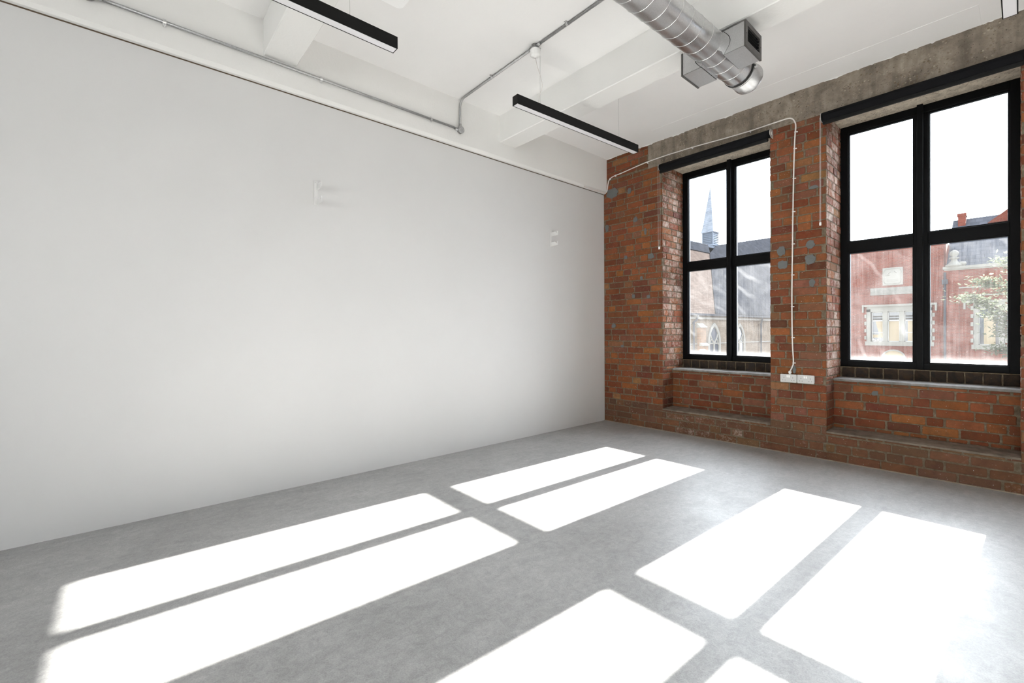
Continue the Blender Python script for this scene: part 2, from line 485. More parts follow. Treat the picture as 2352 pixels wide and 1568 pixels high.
# shutter-board marks left in the slab beside the window wall
MB().bevbox(0.95, 3.665, -0.335, 0.003, H - 0.0025, H + 0.01, 0.0012).build('board_mark', M['ceil'], ceiling)
MB().bevbox(2.35, 7.2, -1.30, -0.80, H - 0.0018, H + 0.01, 0.001).build('board_mark', M['ceil'], ceiling)

# ragged lower edge of the ceiling paint on the window wall
random.seed(5)
b = MB(); n = 1500; xs = [0.05 + (XR - 0.05) * i / n for i in range(n + 1)]
for i in range(n):
    a0 = 0.001 + 0.016 * max(0, noise.noise(Vector((xs[i] * 30, 2.0, 1)))) + 0.016 * max(0, noise.noise(Vector((xs[i] * 5, 7.0, 1))))
    a1 = 0.001 + 0.016 * max(0, noise.noise(Vector((xs[i + 1] * 30, 2.0, 1)))) + 0.016 * max(0, noise.noise(Vector((xs[i + 1] * 5, 7.0, 1))))
    b.add([(xs[i], -0.0075, H - a0), (xs[i + 1], -0.0075, H - a1), (xs[i + 1], -0.0075, H), (xs[i], -0.0075, H),
           (xs[i], 0.01, H - a0), (xs[i + 1], 0.01, H - a1)], [(0, 1, 2, 3), (4, 5, 1, 0)])
b.build('paint_edge', M['beam'], ceiling, fix=False)

wl = MB().box(-0.30, 0.0, YF, -0.006, 0.0, 3.171)
struct(MB().box(0.0, XR, -0.014, 0.004, 0.0, 0.007).build('trim_2', M['sealant']), 'thin pale joint strip between floor and brick wall', 'trim')
struct(wl.build('wall_left', M['wall']), 'smooth white plastered wall on the left', 'wall')
struct(MB().box(-0.20, -0.003, YF, -0.006, 3.171, 3.183).build('trim_1', M['gap_brown']), 'thin brown gap strip between white wall and beam', 'trim')
struct(MB().box(XR, XR + 0.2, YF, WOUT, 0, H).build('wall_right', M['wall']), 'white wall on the right outside the view', 'wall')
fw_ = MB(); fx = [-0.30] + [q for p in OPEN for q in p] + [XR + 0.2]
for i in range(0, len(fx), 2): fw_.box(fx[i], fx[i + 1], YF - 0.3, YF, 0, H)
for (a, c) in OPEN: fw_.box(a, c, YF - 0.3, YF, 0, 0.88).box(a, c, YF - 0.3, YF, HEAD + 0.004, H)
struct(fw_.build('wall_front', M['wall']), 'white wall behind the camera, with windows added for light', 'wall')

# ------------------------------------------------------------------ brick window wall
PAL = [((0.270, 0.088, 0.040), 5), ((0.240, 0.072, 0.034), 5), ((0.200, 0.064, 0.036), 3), ((0.310, 0.108, 0.042), 3),
       ((0.320, 0.150, 0.070), 0.8), ((0.150, 0.052, 0.034), 1.0), ((0.240, 0.098, 0.060), 3.5)]
PALW = [w for _, w in PAL]
COURSE = 0.0802


def one_brick(B, O, U, V, N, u0, u1, v0, v1, rng, tone, res, prot):
    """a hand-made brick face: rounded worn outline, standing a few millimetres off the joint"""
    w, h = u1 - u0, v1 - v0
    c = min(0.0075, w * 0.2, h * 0.2) * rng.uniform(0.3, 1.0)
    j = lambda: rng.uniform(-0.0016, 0.0016)
    pts = []
    nu = max(1, int(w / 0.075))
    pts.append((u0 + c, v0))
    for i in range(1, nu): pts.append((u0 + w * i / nu, v0 + j() * 1.4))
    pts += [(u1 - c, v0), (u1, v0 + c), (u1 + j(), (v0 + v1) / 2), (u1, v1 - c), (u1 - c, v1)]
    for i in range(nu - 1, 0, -1): pts.append((u0 + w * i / nu, v1 + j() * 1.4))
    pts += [(u0 + c, v1), (u0, v1 - c), (u0 + j(), (v0 + v1) / 2), (u0, v0 + c)]
    pts = [(a + j(), b_ + j()) for a, b_ in pts]
    cu, cv = (u0 + u1) / 2, (v0 + v1) / 2
    k = len(pts); ins = 0.0035
    tl = rng.uniform(-0.006, 0.006)
    vs = []
    for a, b_ in pts: vs.append(O + U * a + V * b_ + N * (-0.012))
    for a, b_ in pts: vs.append(O + U * a + V * b_ + N * (prot - 0.003))
    for a, b_ in pts:
        a2 = cu + (a - cu) * (1 - 2 * ins / w); b2 = cv + (b_ - cv) * (1 - 2 * ins / h)
        vs.append(O + U * a2 + V * b2 + N * (prot + tl * (a - cu)))
    fs = []
    for r in (0, 1):
        for i in range(k):
            i2 = (i + 1) % k
            fs.append((r * k + i, r * k + i2, (r + 1) * k + i2, (r + 1) * k + i))
    fs.append(tuple(2 * k + i for i in range(k)))
    B.cc, B.cr = tone, res
    B.add(vs, fs, 1)


def tone_of(rng, fac=1.0):
    c = rng.choices([p for p, _ in PAL], PALW)[0]
    g = rng.uniform(0.78, 1.20) * fac * 0.74
    return (c[0] * g, c[1] * g * rng.uniform(0.92, 1.1), c[2] * g * rng.uniform(0.9, 1.15))


def panel(B, O, U, V, N, ulen, z0, z1, seed, res=0.0, fac=1.0, resfun=None):
    """a patch of brickwork; rows follow the wall's common coursing"""
    O, U, V, N = Vector(O), Vector(U), Vector(V), Vector(N)
    rng = random.Random(seed)
    k0, k1 = int(math.floor(z0 / COURSE)), int(math.ceil(z1 / COURSE))
    for k in range(k0, k1):
        a, b_ = max(z0, k * COURSE), min(z1, (k + 1) * COURSE)
        if b_ - a < 0.022: continue
        jt = rng.uniform(0.0050, 0.0078)
        stretch = (k % 2 == 0)
        u = -(0.06 if stretch else 0.0) - rng.uniform(0, 0.05) - (0.117 if k % 4 == 2 else 0)
        while u < ulen:
            L = 0.228 if (stretch or rng.random() < 0.22) else 0.110
            if stretch and rng.random() < 0.10: L = 0.110
            L += rng.uniform(-0.006, 0.006)
            ua, ub = max(0.0, u), min(ulen, u + L)
            if ub - ua > 0.028:
                zc = (a + b_) / 2
                pt = O + U * ((ua + ub) / 2) + V * zc
                r = resfun(pt) if resfun else res
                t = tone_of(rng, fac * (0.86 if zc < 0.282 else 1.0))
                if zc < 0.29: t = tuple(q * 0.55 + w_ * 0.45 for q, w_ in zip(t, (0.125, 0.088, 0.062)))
                one_brick(B, O, U, V, N, ua + (0.0 if ua == 0 else 0), ub, a + jt * 0.9 + rng.uniform(-.001, .001), b_ - jt * 0.9, rng, t,
                          min(1.0, max(0.0, r + rng.uniform(-0.18, 0.18))), rng.uniform(0.002, 0.0065))
            u += L + rng.uniform(0.010, 0.018)


X3, Y3, Z3 = Vector((1, 0, 0)), Vector((0, 1, 0)), Vector((0, 0, 1))
W = MB()
# solid core (mortar)
W.box(-0.30, 0.0, 0, WOUT, 0, H, 0)
piers = [(0.0, OPEN[0][0])] + [(OPEN[i][1], OPEN[i + 1][0]) for i in range(3)] + [(OPEN[3][1], XR)]
for (a, c) in piers: W.box(a, c, 0, WOUT, 0, HEAD, 0)
W.box(0.0, 0.70, 0, WOUT, HEAD, H, 0)
for (a, c) in OPEN:
    W.box(a, c, 0.0, WOUT, 0, LEDGE - 0.012, 0)
    W.box(a, c, APRON, WOUT, LEDGE - 0.012, SILL - 0.012, 0)
    W.box(a, c, 0.490, WOUT, SILL - 0.012, 0.880, 0)


def res_front(p):
    r = 0.0
    if p.z < 0.30: r = 0.45 if 1.05 < p.x < 2.0 else 0.26
    elif p.z < 0.55: r = 0.12
    return r


NY = Vector((0, -1, 0))
for i, (a, c) in enumerate(piers):
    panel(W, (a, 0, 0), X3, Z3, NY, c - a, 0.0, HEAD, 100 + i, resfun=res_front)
panel(W, (0, 0, 0), X3, Z3, NY, 0.695, HEAD, H - 0.004, 121)
for i, (a, c) in enumerate(OPEN):
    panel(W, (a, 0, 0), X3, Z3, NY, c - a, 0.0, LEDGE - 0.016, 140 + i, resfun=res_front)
    panel(W, (a, APRON, 0), X3, Z3, NY, c - a, LEDGE, SILL - 0.014, 160 + i, res=0.10)
    # reveals: deep above the sill, shallow beside the apron
    panel(W, (a, 0.004, 0), Y3, Z3, X3, FRY - 0.006, SILL, HEAD - 0.004, 180 + i, res=0.64, fac=1.1)
    panel(W, (a, 0.004, 0), Y3, Z3, X3, APRON - 0.006, LEDGE, SILL, 200 + i, res=0.30, fac=0.85)
    panel(W, (c, FRY - 0.002, 0), -Y3, Z3, -X3, FRY - 0.006, SILL, HEAD - 0.004, 220 + i, res=0.6)
    panel(W, (c, APRON - 0.002, 0), -Y3, Z3, -X3, APRON - 0.006, LEDGE, SILL, 240 + i, res=0.25)
    # dark engineering-brick headers under the frame
    rng = random.Random(300 + i); u = 0.02
    while u < c - a - 0.03:
        e = min(u + 0.103, c - a - 0.006); g = rng.uniform(0.7, 1.3)
        one_brick(W, Vector((a, 0.490, 0)), X3, Z3, NY, u, e, SILL + 0.012, 0.872, rng, (0.030 * g, 0.026 * g, 0.024 * g), rng.uniform(0.0, 0.25), 0.004)
        u = e + 0.009
# patches of grey filler over old fixing holes
PATCH = [(0.14, 3.165, 0.115, 0.080, 0), (0.42, 3.13, 0.035, 0.045, 0), (0.51, 2.73, 0.040, 0.040, 0), (0.74, 2.22, 0.050, 0.045, 0), (0.36, 2.25, 0.03, 0.03, 0),
         (0.60, 1.95, 0.025, 0.03, 0), (0.48, 1.72, 0.03, 0.03, 0), (0.16, 1.33, 0.04, 0.035, 0), (0.05, 2.70, 0.035, 0.06, 0), (0.70, 1.70, 0.03, 0.03, 0),
         (2.245, 2.07, 0.045, 0.055, 0), (2.255, 1.93, 0.055, 0.050, 0), (2.500, 2.10, 0.045, 0.050, 0), (2.502, 1.95, 0.055, 0.055, 0), (2.515, 1.72, 0.030, 0.045, 0),
         (2.53, 2.66, 0.045, 0.018, 0), (2.36, 0.86, 0.02, 0.05, 0), (0.66, 2.55, 0.02, 0.05, 0), (0.30, 1.05, 0.03, 0.02, 0), (4.12, 1.9, 0.05, 0.04, 0), (2.96, 0.655, 0.028, 0.028, APRON)]
rng = random.Random(9)
for (x, z, rx, rz, y) in PATCH:
    k = 16; po = []
    for i in range(k):
        w = 2 * PI * i / k; q = rng.uniform(0.72, 0.98); s = 1.1 if abs(math.sin(2 * w)) > 0.8 else 1.0
        po.append((x + math.cos(w) * rx * q * s, z + math.sin(w) * rz * q * s))
    W.cc, W.cr = (0.2, 0.2, 0.2), 0
    W.prism(po, (0, y, 0), X3, Z3, NY, -0.01, 0.0085, 2)
# one dried smear of mortar in the old plug holes is a tan disc
wall_back = struct(W.build('wall_back', [M['mortar'], M['brick'], M['patch']], attrs=True, fix=False), 'exposed orange-red brick wall with deep window openings', 'wall')

# concrete lintel band over the openings, rough cast front
Lb = MB().box(0.70, XR, 0.002, WOUT, HEAD, H)
nx, nz = 300, 14
grid = []
for i in range(nx + 1):
    for j in range(nz + 1):
        x = 0.70 + (XR - 0.70) * i / nx; z = HEAD - 0.003 + (H - HEAD + 0.003) * j / nz
        d = noise.noise(Vector((x * 7, z * 9, 3))) * 0.005 + noise.noise(Vector((x * 26, z * 26, 8))) * 0.004
        zz = z + (noise.noise(Vector((x * 14, 5, 1))) * 0.007 if j == 0 else 0)
        grid.append((x, -0.002 - max(-0.004, d), zz))
Lb.add(grid, [(i * (nz + 1) + j, (i + 1) * (nz + 1) + j, (i + 1) * (nz + 1) + j + 1, i * (nz + 1) + j + 1) for i in range(nx) for j in range(nz)], 0, False)
Lb.build('lintel', M['lintel'], wall_back, fix=False)


M['soffit'] = m_concrete_raw('lit_soffit_concrete', s2l(190, 178, 160), s2l(216, 206, 188), s2l(234, 226, 210))  # paler than the lintel: bounced light put into the colour
for (a, c) in OPEN:
    MB().box(a, c, 0.0, FRY, HEAD - 0.004, HEAD + 0.01).build('soffit', M['soffit'], wall_back)


def slab(name, x0, x1, y0, y1, ztop, zbot, mat, seed, parent):
    """a trowelled ledge with an uneven front arris"""
    b = MB(); n = 40; m = 4; top = []
    for i in range(n + 1):
        for j in range(m + 1):
            x = x0 + (x1 - x0) * i / n; y = y0 + (y1 - y0) * j / m
            dz = noise.noise(Vector((x * 6, y * 12, seed))) * 0.004
            if j == 0: y += noise.noise(Vector((x * 11, 3, seed))) * 0.008 - 0.004; dz -= 0.004
            top.append((x, y, ztop + dz))
    b.add(top, [(i * (m + 1) + j, (i + 1) * (m + 1) + j, (i + 1) * (m + 1) + j + 1, i * (m + 1) + j + 1) for i in range(n) for j in range(m)])
    fr = []
    for i in range(n + 1):
        p = top[i * (m + 1)]; fr += [p, (p[0], p[1] + 0.004, zbot)]
    b.add(fr, [(2 * i, 2 * i + 1, 2 * i + 3, 2 * i + 2) for i in range(n)])
    return b.build(name, mat, parent, fix=False)


for i, (a, c) in enumerate(OPEN):
    slab('window_sill', a + 0.002, c - 0.002, APRON - 0.010, 0.488, SILL + 0.010, SILL - 0.014, M['sill'], 4 + i, wall_back)
    slab('brick_ledge', a + 0.002, c - 0.002, -0.006, APRON - 0.004, LEDGE, LEDGE - 0.020, M['ledge'], 14 + i, wall_back)


# ------------------------------------------------------------------ windows
def window(n, x0, x1, FRY=FRY):
    root = empty('window_%d' % n, ((x0 + x1) / 2, FRY, 0.88))
    struct(root, 'tall black-framed window added behind the camera to let in light' if n > 4 else ['tall black-framed window on the left looking out to a church spire', 'tall black-framed window on the right facing a red brick building',
                  'tall black-framed window just outside the view', 'tall black-framed window far outside the view'][n - 1], 'window')
    zb, zt = 0.880, HEAD + 0.004
    xm = (x0 + x1) / 2
    f = MB(); y0, y1 = FRY, FRY + 0.075
    f.bevbox(x0, x0 + 0.066, y0, y1, zb, zt, 0.003); f.bevbox(x1 - 0.066, x1, y0, y1, zb, zt, 0.003)
    f.bevbox(x0 + 0.064, x1 - 0.064, y0 + .0005, y1, zb, 0.940, 0.003); f.bevbox(x0 + 0.064, x1 - 0.064, y0 + .0005, y1, 3.274, zt, 0.003)
    f.build('frame', M['frame'], root)
    # centre mullion: wide post, raised rib and the shadow grooves beside it
    mu = MB()
    mu.bevbox(xm - 0.050, xm - 0.004, y0 + .001, y1, 0.938, 3.276, 0.003); mu.bevbox(xm + 0.004, xm + 0.050, y0 + .001, y1, 0.938, 3.276, 0.003)
    mu.box(xm - 0.006, xm + 0.006, y0 + 0.012, y1, 0.93, 3.29)
    mu.bevbox(xm - 0.024, xm + 0.018, y0 - 0.045, y0 + 0.02, zb + 0.004, zt - 0.004, 0.003)
    mu.build('mullion', M['frame'], root)
    for s, (a, c) in enumerate(((x0 + 0.065, xm - 0.049), (xm + 0.049, x1 - 0.065))):
        t = MB(); t.bevbox(a, c, y0 + 0.002, y1, 2.052, 2.160, 0.003)
        t.build('transom', M['frame'], root)
    # glazing beads and bright spacer bars round each pane
    bd = MB(); sp = MB(); g = MB()
    for (a, c) in ((x0 + 0.066, xm - 0.050), (xm + 0.050, x1 - 0.066)):
        for (p, q, mi) in ((0.940, 2.052, 1), (2.160, 3.274, 0)):
            yb = y0 + 0.020
            for (e0, e1, g0, g1) in ((a, a + 0.010, p, q), (c - 0.010, c, p, q), (a + 0.010, c - 0.010, p, p + 0.010), (a + 0.010, c - 0.010, q - 0.010, q)):
                bd.box(e0, e1, yb, yb + 0.014, g0, g1)
            for (e0, e1, g0, g1) in ((a, a + 0.013, p, q), (c - 0.013, c, p, q), (a + 0.013, c - 0.013, p, p + 0.013), (a + 0.013, c - 0.013, q - 0.013, q)):
                sp.box(e0, e1, yb + 0.018, yb + 0.030, g0, g1)
            g.box(a + 0.002, c - 0.002, yb + 0.0145, yb + 0.0185, p + 0.002, q - 0.002, mi)
    bd.build('glazing_bead', M['frame'], root)
    sp.build('spacer_bar', M['spacer'], root)
    g.build('pane', [M['glass_up'], M['glass_low']], root)
    return root


# pane material lives in world metres, so the panes keep the world origin
for i, (a, c) in enumerate(OPEN): window(i + 1, a, c)
for i, (a, c) in enumerate(OPEN): window(i + 5, a, c, YF - 0.20)  # unseen rear windows, added to brighten the room


# ------------------------------------------------------------------ roller blinds
def blind(x0, x1, label, chain_z, gap):
    root = tag(empty('roller_blind', ((x0 + x1) / 2, 0.0, 3.30)), label, 'blind', 'roller blinds over the windows')
    y, z, r = -0.056, 3.292, 0.041
    b = MB().lathe([(0.0, 0), (r, 0), (r, x1 - x0), (0.0, x1 - x0)], (x0, y, z), X3, 40)
    b.build('roller_tube', M['blind'], root)
    f = MB()                                          # short drop of fabric from the front of the tube to the bottom bar
    pr = [(y - r - 0.0005, z), (y - r - 0.0005, 3.235), (y - r + 0.0015, 3.235), (y - r + 0.0015, z)]
    f.add([(x, p, q) for x in (x0 + 0.02, x1 - 0.02) for p, q in pr], [(0, 1, 5, 4), (1, 2, 6, 5), (2, 3, 7, 6), (3, 0, 4, 7), (0, 3, 2, 1), (4, 5, 6, 7)])
    f.build('fabric', M['blind'], root)
    bb = MB().bevbox(x0 + 0.015, x1 - 0.015, y - r - 0.008, y - r + 0.022, 3.207, 3.238, 0.006)
    bb.build('bottom_bar', M['fixture'], root)
    for s, x in ((-1, x0), (1, x1)):
        br = MB(); xa, xb = (x - 0.004, x + 0.001) if s < 0 else (x - 0.001, x + 0.004)
        po = [(-0.004, 3.250), (0.060, 3.250), (0.078, 3.262)] + [(0.058 + 0.042 * math.cos(w), 3.292 + 0.042 * math.sin(w)) for w in [(-0.5 + 2.1 * k / 8) for k in range(9)]] + [(-0.004, 3.334)]
        br.prism(po, (0, 0, 0), NY, Z3, X3, xa, xb)
        br.lathe([(0.0, 0), (0.016, 0), (0.018, 0.003), (0.016, 0.008), (0.0, 0.008)], (xa if s < 0 else xb, y, z), X3 * s, 28)
        br.build('bracket', M['bracket'], root)
    # endless bead chain at the left end
    ch = MB(); xc = x0 - 0.013
    for dx in (-gap / 2, gap / 2):
        zz = 3.285
        ch.tube([(xc + dx, y - 0.004 + dx, 3.29), (xc + dx, y - 0.004 + dx, chain_z + 0.012)], 0.0011, 6)
        while zz > chain_z + 0.012:
            bm = bmesh.new(); bmesh.ops.create_icosphere(bm, subdivisions=1, radius=0.0022)
            ch.bm(bm, 0, True, Matrix.Translation((xc + dx, y - 0.004 + dx, zz))); zz -= 0.012
    ch.tube(arc((xc, y - 0.004, chain_z + 0.012), Vector((1, 1, 0)).normalized() if gap < 0.01 else X3, -Z3, gap / 2 + 0.0002, 0, PI, 6), 0.0016, 6)
    co = ch.build('pull_chain', M['chain'], root)
    MB().bevbox(xc - 0.007 - gap / 4, xc + 0.007 + gap / 4, y - 0.009, y + 0.001, chain_z - 0.012, chain_z + 0.020, 0.003).build('chain_joiner', M['plastic'], co)


blind(0.902, 2.166, 'black roller blind rolled up over the window with the church spire', 2.290, 0.016)
blind(2.612, 3.900, 'black roller blind rolled up over the window facing the red brick building', 2.272, 0.006)


# ------------------------------------------------------------------ white supply cable and twin sockets on the brick pier
def socket(x0, label):
    x1, z0, z1 = x0 + 0.1465, 0.728, 0.811
    root = tag(empty('socket_outlet', ((x0 + x1) / 2, 0.0, (z0 + z1) / 2)), label, 'socket', 'double sockets on the brick pier')
    MB().bevbox(x0 + 0.003, x1 - 0.003, -0.034, 0.006, z0 + 0.003, z1 - 0.003, 0.003).build('back_box', M['socket'], root)
    bm = bmesh.new(); bmesh.ops.create_cube(bm, size=1)
    for w in bm.verts: w.co = Vector(((x0 + x1) / 2 + w.co.x * (x1 - x0), -0.038 + w.co.y * 0.008, (z0 + z1) / 2 + w.co.z * (z1 - z0)))
    bmesh.ops.bevel(bm, geom=[e for e in bm.edges if abs(e.verts[0].co.y - e.verts[1].co.y) > 0.004], offset=0.008, segments=4, affect='EDGES', profile=0.5)
    bmesh.ops.bevel(bm, geom=[e for e in bm.edges if all(w.co.y < -0.041 for w in e.verts)], offset=0.0015, segments=1, affect='EDGES')
    MB().bm(bm).build('face_plate', M['socket'], root)
    xm = (x0 + x1) / 2
    for s in (-1, 1):
        rk = MB(); xa = xm + s * 0.0085
        rk.add([(xa - 0.0065, -0.0415, z1 - 0.034), (xa + 0.0065, -0.0415, z1 - 0.034), (xa + 0.0065, -0.0415, z1 - 0.010), (xa - 0.0065, -0.0415, z1 - 0.010),
                (xa - 0.0065, -0.0440, z1 - 0.033), (xa + 0.0065, -0.0440, z1 - 0.033), (xa + 0.0065, -0.0475, z1 - 0.011), (xa - 0.0065, -0.0475, z1 - 0.011)],
               [(3, 2, 1, 0), (4, 5, 6, 7), (0, 1, 5, 4), (1, 2, 6, 5), (2, 3, 7, 6), (3, 0, 4, 7)])
        rk.build('rocker_switch', M['plastic'], root)
        xc = xm + s * 0.040
        zc = z0 + 0.044
        MB().box(xc - 0.002, xc + 0.002, -0.0426, -0.0405, zc, zc + 0.008).build('pin_hole', M['dark'], root)
        for q in (-1, 1): MB().box(xc + q * 0.011 - 0.0032, xc + q * 0.011 + 0.0032, -0.0426, -0.0405, zc - 0.024, zc - 0.020).build('pin_hole', M['dark'], root)
        sc = MB().lathe([(0.0, 0.0026), (0.0030, 0.002), (0.0036, 0.0)], (xm + s * 0.0605, -0.042, (z0 + z1) / 2 + 0.004), NY, 16)
        sc.build('screw', M['screw'], root)


socket(2.2445, 'double wall socket directly under the end of the white cable')
socket(2.3955, 'double wall socket beside the reveal of the right-hand window')

croot = tag(empty('power_cable', (2.36, 0.0, 2.1)), 'white round cable running over the first blind and down the brick pier to a socket', 'cable')
yc = -0.016
cp = [(0.052, -0.50, 3.176), (0.056, -0.22, 3.172), (0.058, -0.08, 3.174), (0.062, -0.030, 3.196), (0.068, yc, 3.235), (0.078, yc, 3.30), (0.095, yc, 3.350), (0.135, yc, 3.380), (0.20, yc, 3.392), (0.31, yc, 3.399), (0.50, yc - 0.004, 3.416), (0.71, yc - 0.006, 3.432), (1.0, yc - 0.006, 3.436),
      (1.345, yc - 0.006, 3.428), (1.70, yc - 0.006, 3.410), (1.95, yc - 0.006, 3.402), (2.20, yc - 0.006, 3.405), (2.31, yc - 0.006, 3.404), (2.352, yc - 0.004, 3.385), (2.374, yc, 3.345), (2.380, yc, 3.30), (2.374, yc, 3.22), (2.368, yc, 3.088),
      (2.360, yc, 2.783), (2.353, yc, 2.40), (2.350, yc, 2.13), (2.345, yc, 1.80), (2.343, yc, 1.513), (2.347, yc, 1.15), (2.356, yc, 0.940), (2.345, yc, 0.885), (2.328, yc - 0.002, 0.842)]
MB().tube(smooth_path(cp, 6), 0.0066, 10).build('cable_sheath', M['cable'], croot)
for (x, z) in ((2.376, 3.248), (2.368, 3.083), (2.360, 2.785), (2.354, 2.452), (2.350, 2.127), (2.345, 1.815), (2.343, 1.494), (2.346, 1.181), (2.354, 0.925)):
    cl = MB()
    cl.tube([(x + 0.0085 * math.cos(w), -0.010 + -0.006 - 0.0085 * math.sin(w), z) for w in [PI * k / 8 for k in range(9)]], 0.0022, 6)
    cl.bevbox(x + 0.006, x + 0.020, -0.016, 0.0, z - 0.005, z + 0.005, 0.002)
    cl.lathe([(0.0, 0.004), (0.003, 0.003), (0.0035, 0.0)], (x + 0.014, -0.016, z), NY, 10)
    cl.build('cable_clip', M['plastic'], croot)
for (x, z) in ((0.115, 3.372), (0.205, 3.392), (0.70, 3.431), (1.30, 3.430), (1.95, 3.402)):
    cl = MB().bevbox(x - 0.004, x + 0.004, -0.026, 0.0, z - 0.017, z + 0.008, 0.002)
    cl.build('cable_clip', M['plastic'], croot)
MB().lathe([(0.007, 0.034), (0.0125, 0.030), (0.0145, 0.022), (0.0145, 0.012), (0.011, 0.010), (0.011, 0.0)], (2.326, -0.019, 0.8095), Z3, 20).build('cable_gland', M['plastic'], croot)


# ------------------------------------------------------------------ linear pendant lights
def pendant(p0, p1, ztop, label, wires, flex=None):
    """p0/p1: ends of the profile's centre line in plan"""
    a, c = Vector((*p0, 0)), Vector((*p1, 0)); d = (c - a).normalized(); s = Vector((d.y, -d.x, 0)); L = (c - a).length
    root = tag(empty('linear_pendant_light', ((p0[0] + p1[0]) / 2, (p0[1] + p1[1]) / 2, ztop)), label, 'pendant light', 'slim black linear pendant lights')
    w, h, wt = 0.032, 0.076, 0.0055
    hs = MB()
    outer = [(-w, 0), (-w, -h), (-w + wt, -h), (-w + wt, -h + 0.008), (w - wt, -h + 0.008), (w - wt, -h), (w, -h), (w, 0)]
    hs.prism(outer, (a.x, a.y, ztop), s, Z3, d, 0.003, L - 0.003)
    hs.prism([(-w, -h), (w, -h), (w, 0), (-w, 0)], (a.x, a.y, ztop), s, Z3, d, 0.0, 0.0035)
    hs.prism([(-w, -h), (w, -h), (w, 0), (-w, 0)], (a.x, a.y, ztop), s, Z3, d, L - 0.0035, L)
    hs.build('housing', M['fixture'], root)
    MB().prism([(-w + wt, -h + 0.001), (w - wt, -h + 0.001), (w - wt, -h + 0.0075), (-w + wt, -h + 0.0075)], (a.x, a.y, ztop), s, Z3, d, 0.0045, L - 0.0045).build('diffuser', M['diffuser'], root)
    for t in wires:
        q = a + d * t
        wr = MB().tube([(q.x, q.y, ztop), (q.x, q.y, H)], 0.0011, 6)
        wr.lathe([(0.0, 0.0), (0.004, 0.0), (0.004, 0.018), (0.0015, 0.024)], (q.x, q.y, ztop), Z3, 12)
        wr.lathe([(0.0, 0.0), (0.009, 0.0), (0.009, 0.003), (0.004, 0.004), (0.004, 0.020), (0.0015, 0.024)], (q.x, q.y, H), -Z3, 14)
        wr.build('suspension_wire', M['steel'], root)
    if flex:
        MB().tube(smooth_path(flex, 8), 0.0024, 7).build('flex_cord', M['cable'], root)
        x, y = flex[0][0], flex[0][1]
        MB().lathe([(0.0, 0.062), (0.010, 0.062), (0.012, 0.056), (0.034, 0.052), (0.041, 0.044), (0.043, 0.0)], (x, y, H - 0.040), -Z3, 32).build('ceiling_rose', M['plastic'], root)
    return root


pendant((1.178, -5.363), (1.178, -3.763), 3.170, 'black linear pendant nearest the camera, cut by the top edge of the photo', (0.30, 1.30))
pendant((1.172, -2.712), (1.247, -1.111), 3.170, 'black linear pendant hanging in front of the brick corner, below the white ceiling rose', (0.275, 1.325),
        [(1.186, -2.495, 3.572), (1.190, -2.480, 3.50), (1.202, -2.445, 3.40), (1.204, -2.432, 3.33), (1.192, -2.452, 3.25), (1.186, -2.462, 3.172)])
pendant((3.830, -2.765), (3.830, -1.166), 3.170, 'black linear pendant in the top right corner above the right-hand window', (0.30, 1.30))

# ------------------------------------------------------------------ galvanised conduit
k1 = tag(empty('electrical_conduit', (0.062, -3.9, 3.35)), 'galvanised conduit running along the side of the edge beam to a round box', 'conduit', 'galvanised conduits')
XC, ZC = 0.0615, 3.348
MB().tube([(XC, -8.6, ZC + 0.016), (XC, -5.30, ZC + 0.012)], 0.0105, 14).build('pipe', M['galv'], k1)
MB().tube([(XC, -5.24, ZC + 0.012), (XC, -3.9, ZC + 0.004), (XC, -2.515, ZC - 0.006)], 0.0105, 14).build('pipe', M['galv'], k1)


def round_box(parent, o, d, spouts, r=0.033, dep=0.036):
    b = MB().lathe([(0.0, 0.0), (r, 0.0), (r, dep * 0.72), (r + 0.003, dep * 0.74), (r + 0.003, dep), (r, dep + 0.003), (0.0, dep + 0.003)], o, d, 32)
    o, d = Vector(o), Vector(d)
    for sp in spouts:
        e = o + d * 0.0125; sp = Vector(sp)
        b.lathe([(0.0135, r * 0.7), (0.0135, r + 0.030), (0.0115, r + 0.031), (0.0105, r + 0.031)], e, sp, 18)
    ob = b.build('junction_box', M['galv'], parent)
    ref = Vector((0, 0, 1)) if abs(d.z) < 0.9 else Vector((1, 0, 0)); sd = d.cross(ref)
    for q in (-1, 1):
        MB().lathe([(0.0, 0.004), (0.004, 0.003), (0.0045, 0.0)], o + d * (dep + 0.003) + sd * q * 0.022, d, 12).build('lid_screw', M['screw'], ob)
    return ob


def saddle(parent, p, axis, normal):
    """strap over a conduit at point p (centre of pipe)"""
    p, axis, normal = Vector(p), Vector(axis).normalized(), Vector(normal).normalized(); side = axis.cross(normal)
    b = MB(); ri, ro, hw = 0.0108, 0.0126, 0.010
    vs = []
    prof = []
    for k in range(11):
        w = PI * k / 10; prof.append((math.cos(w), math.sin(w)))
    inner = [(-0.028, -ri), (-ri, -ri)] + [(-c * ri, s * ri) for c, s in prof] + [(ri, -ri), (0.028, -ri)]
    outer = [(-0.028, -ri + 0.002), (-ro, -ri + 0.002)] + [(-c * ro, s * ro) for c, s in prof] + [(ro, -ri + 0.002), (0.028, -ri + 0.002)]
    n = len(inner)
    for t in (-hw, hw):
        vs += [p + side * a + normal * c + axis * t for a, c in inner] + [p + side * a + normal * c + axis * t for a, c in outer]
    fs = []
    for i in range(n - 1):
        fs += [(n + i, n + i + 1, 3 * n + i + 1, 3 * n + i), (i, n + i, n + i + 1, i + 1), (2 * n + i, 2 * n + i + 1, 3 * n + i + 1, 3 * n + i), (i, i + 1, 2 * n + i + 1, 2 * n + i)]
    b.add(vs, fs)
    for q in (-1, 1):
        b.lathe([(0.0, 0.0045), (0.004, 0.003), (0.0045, 0.0)], p + side * q * 0.021 - normal * (ri - 0.002), normal, 12)
    b.build('saddle', M['screw'], parent)


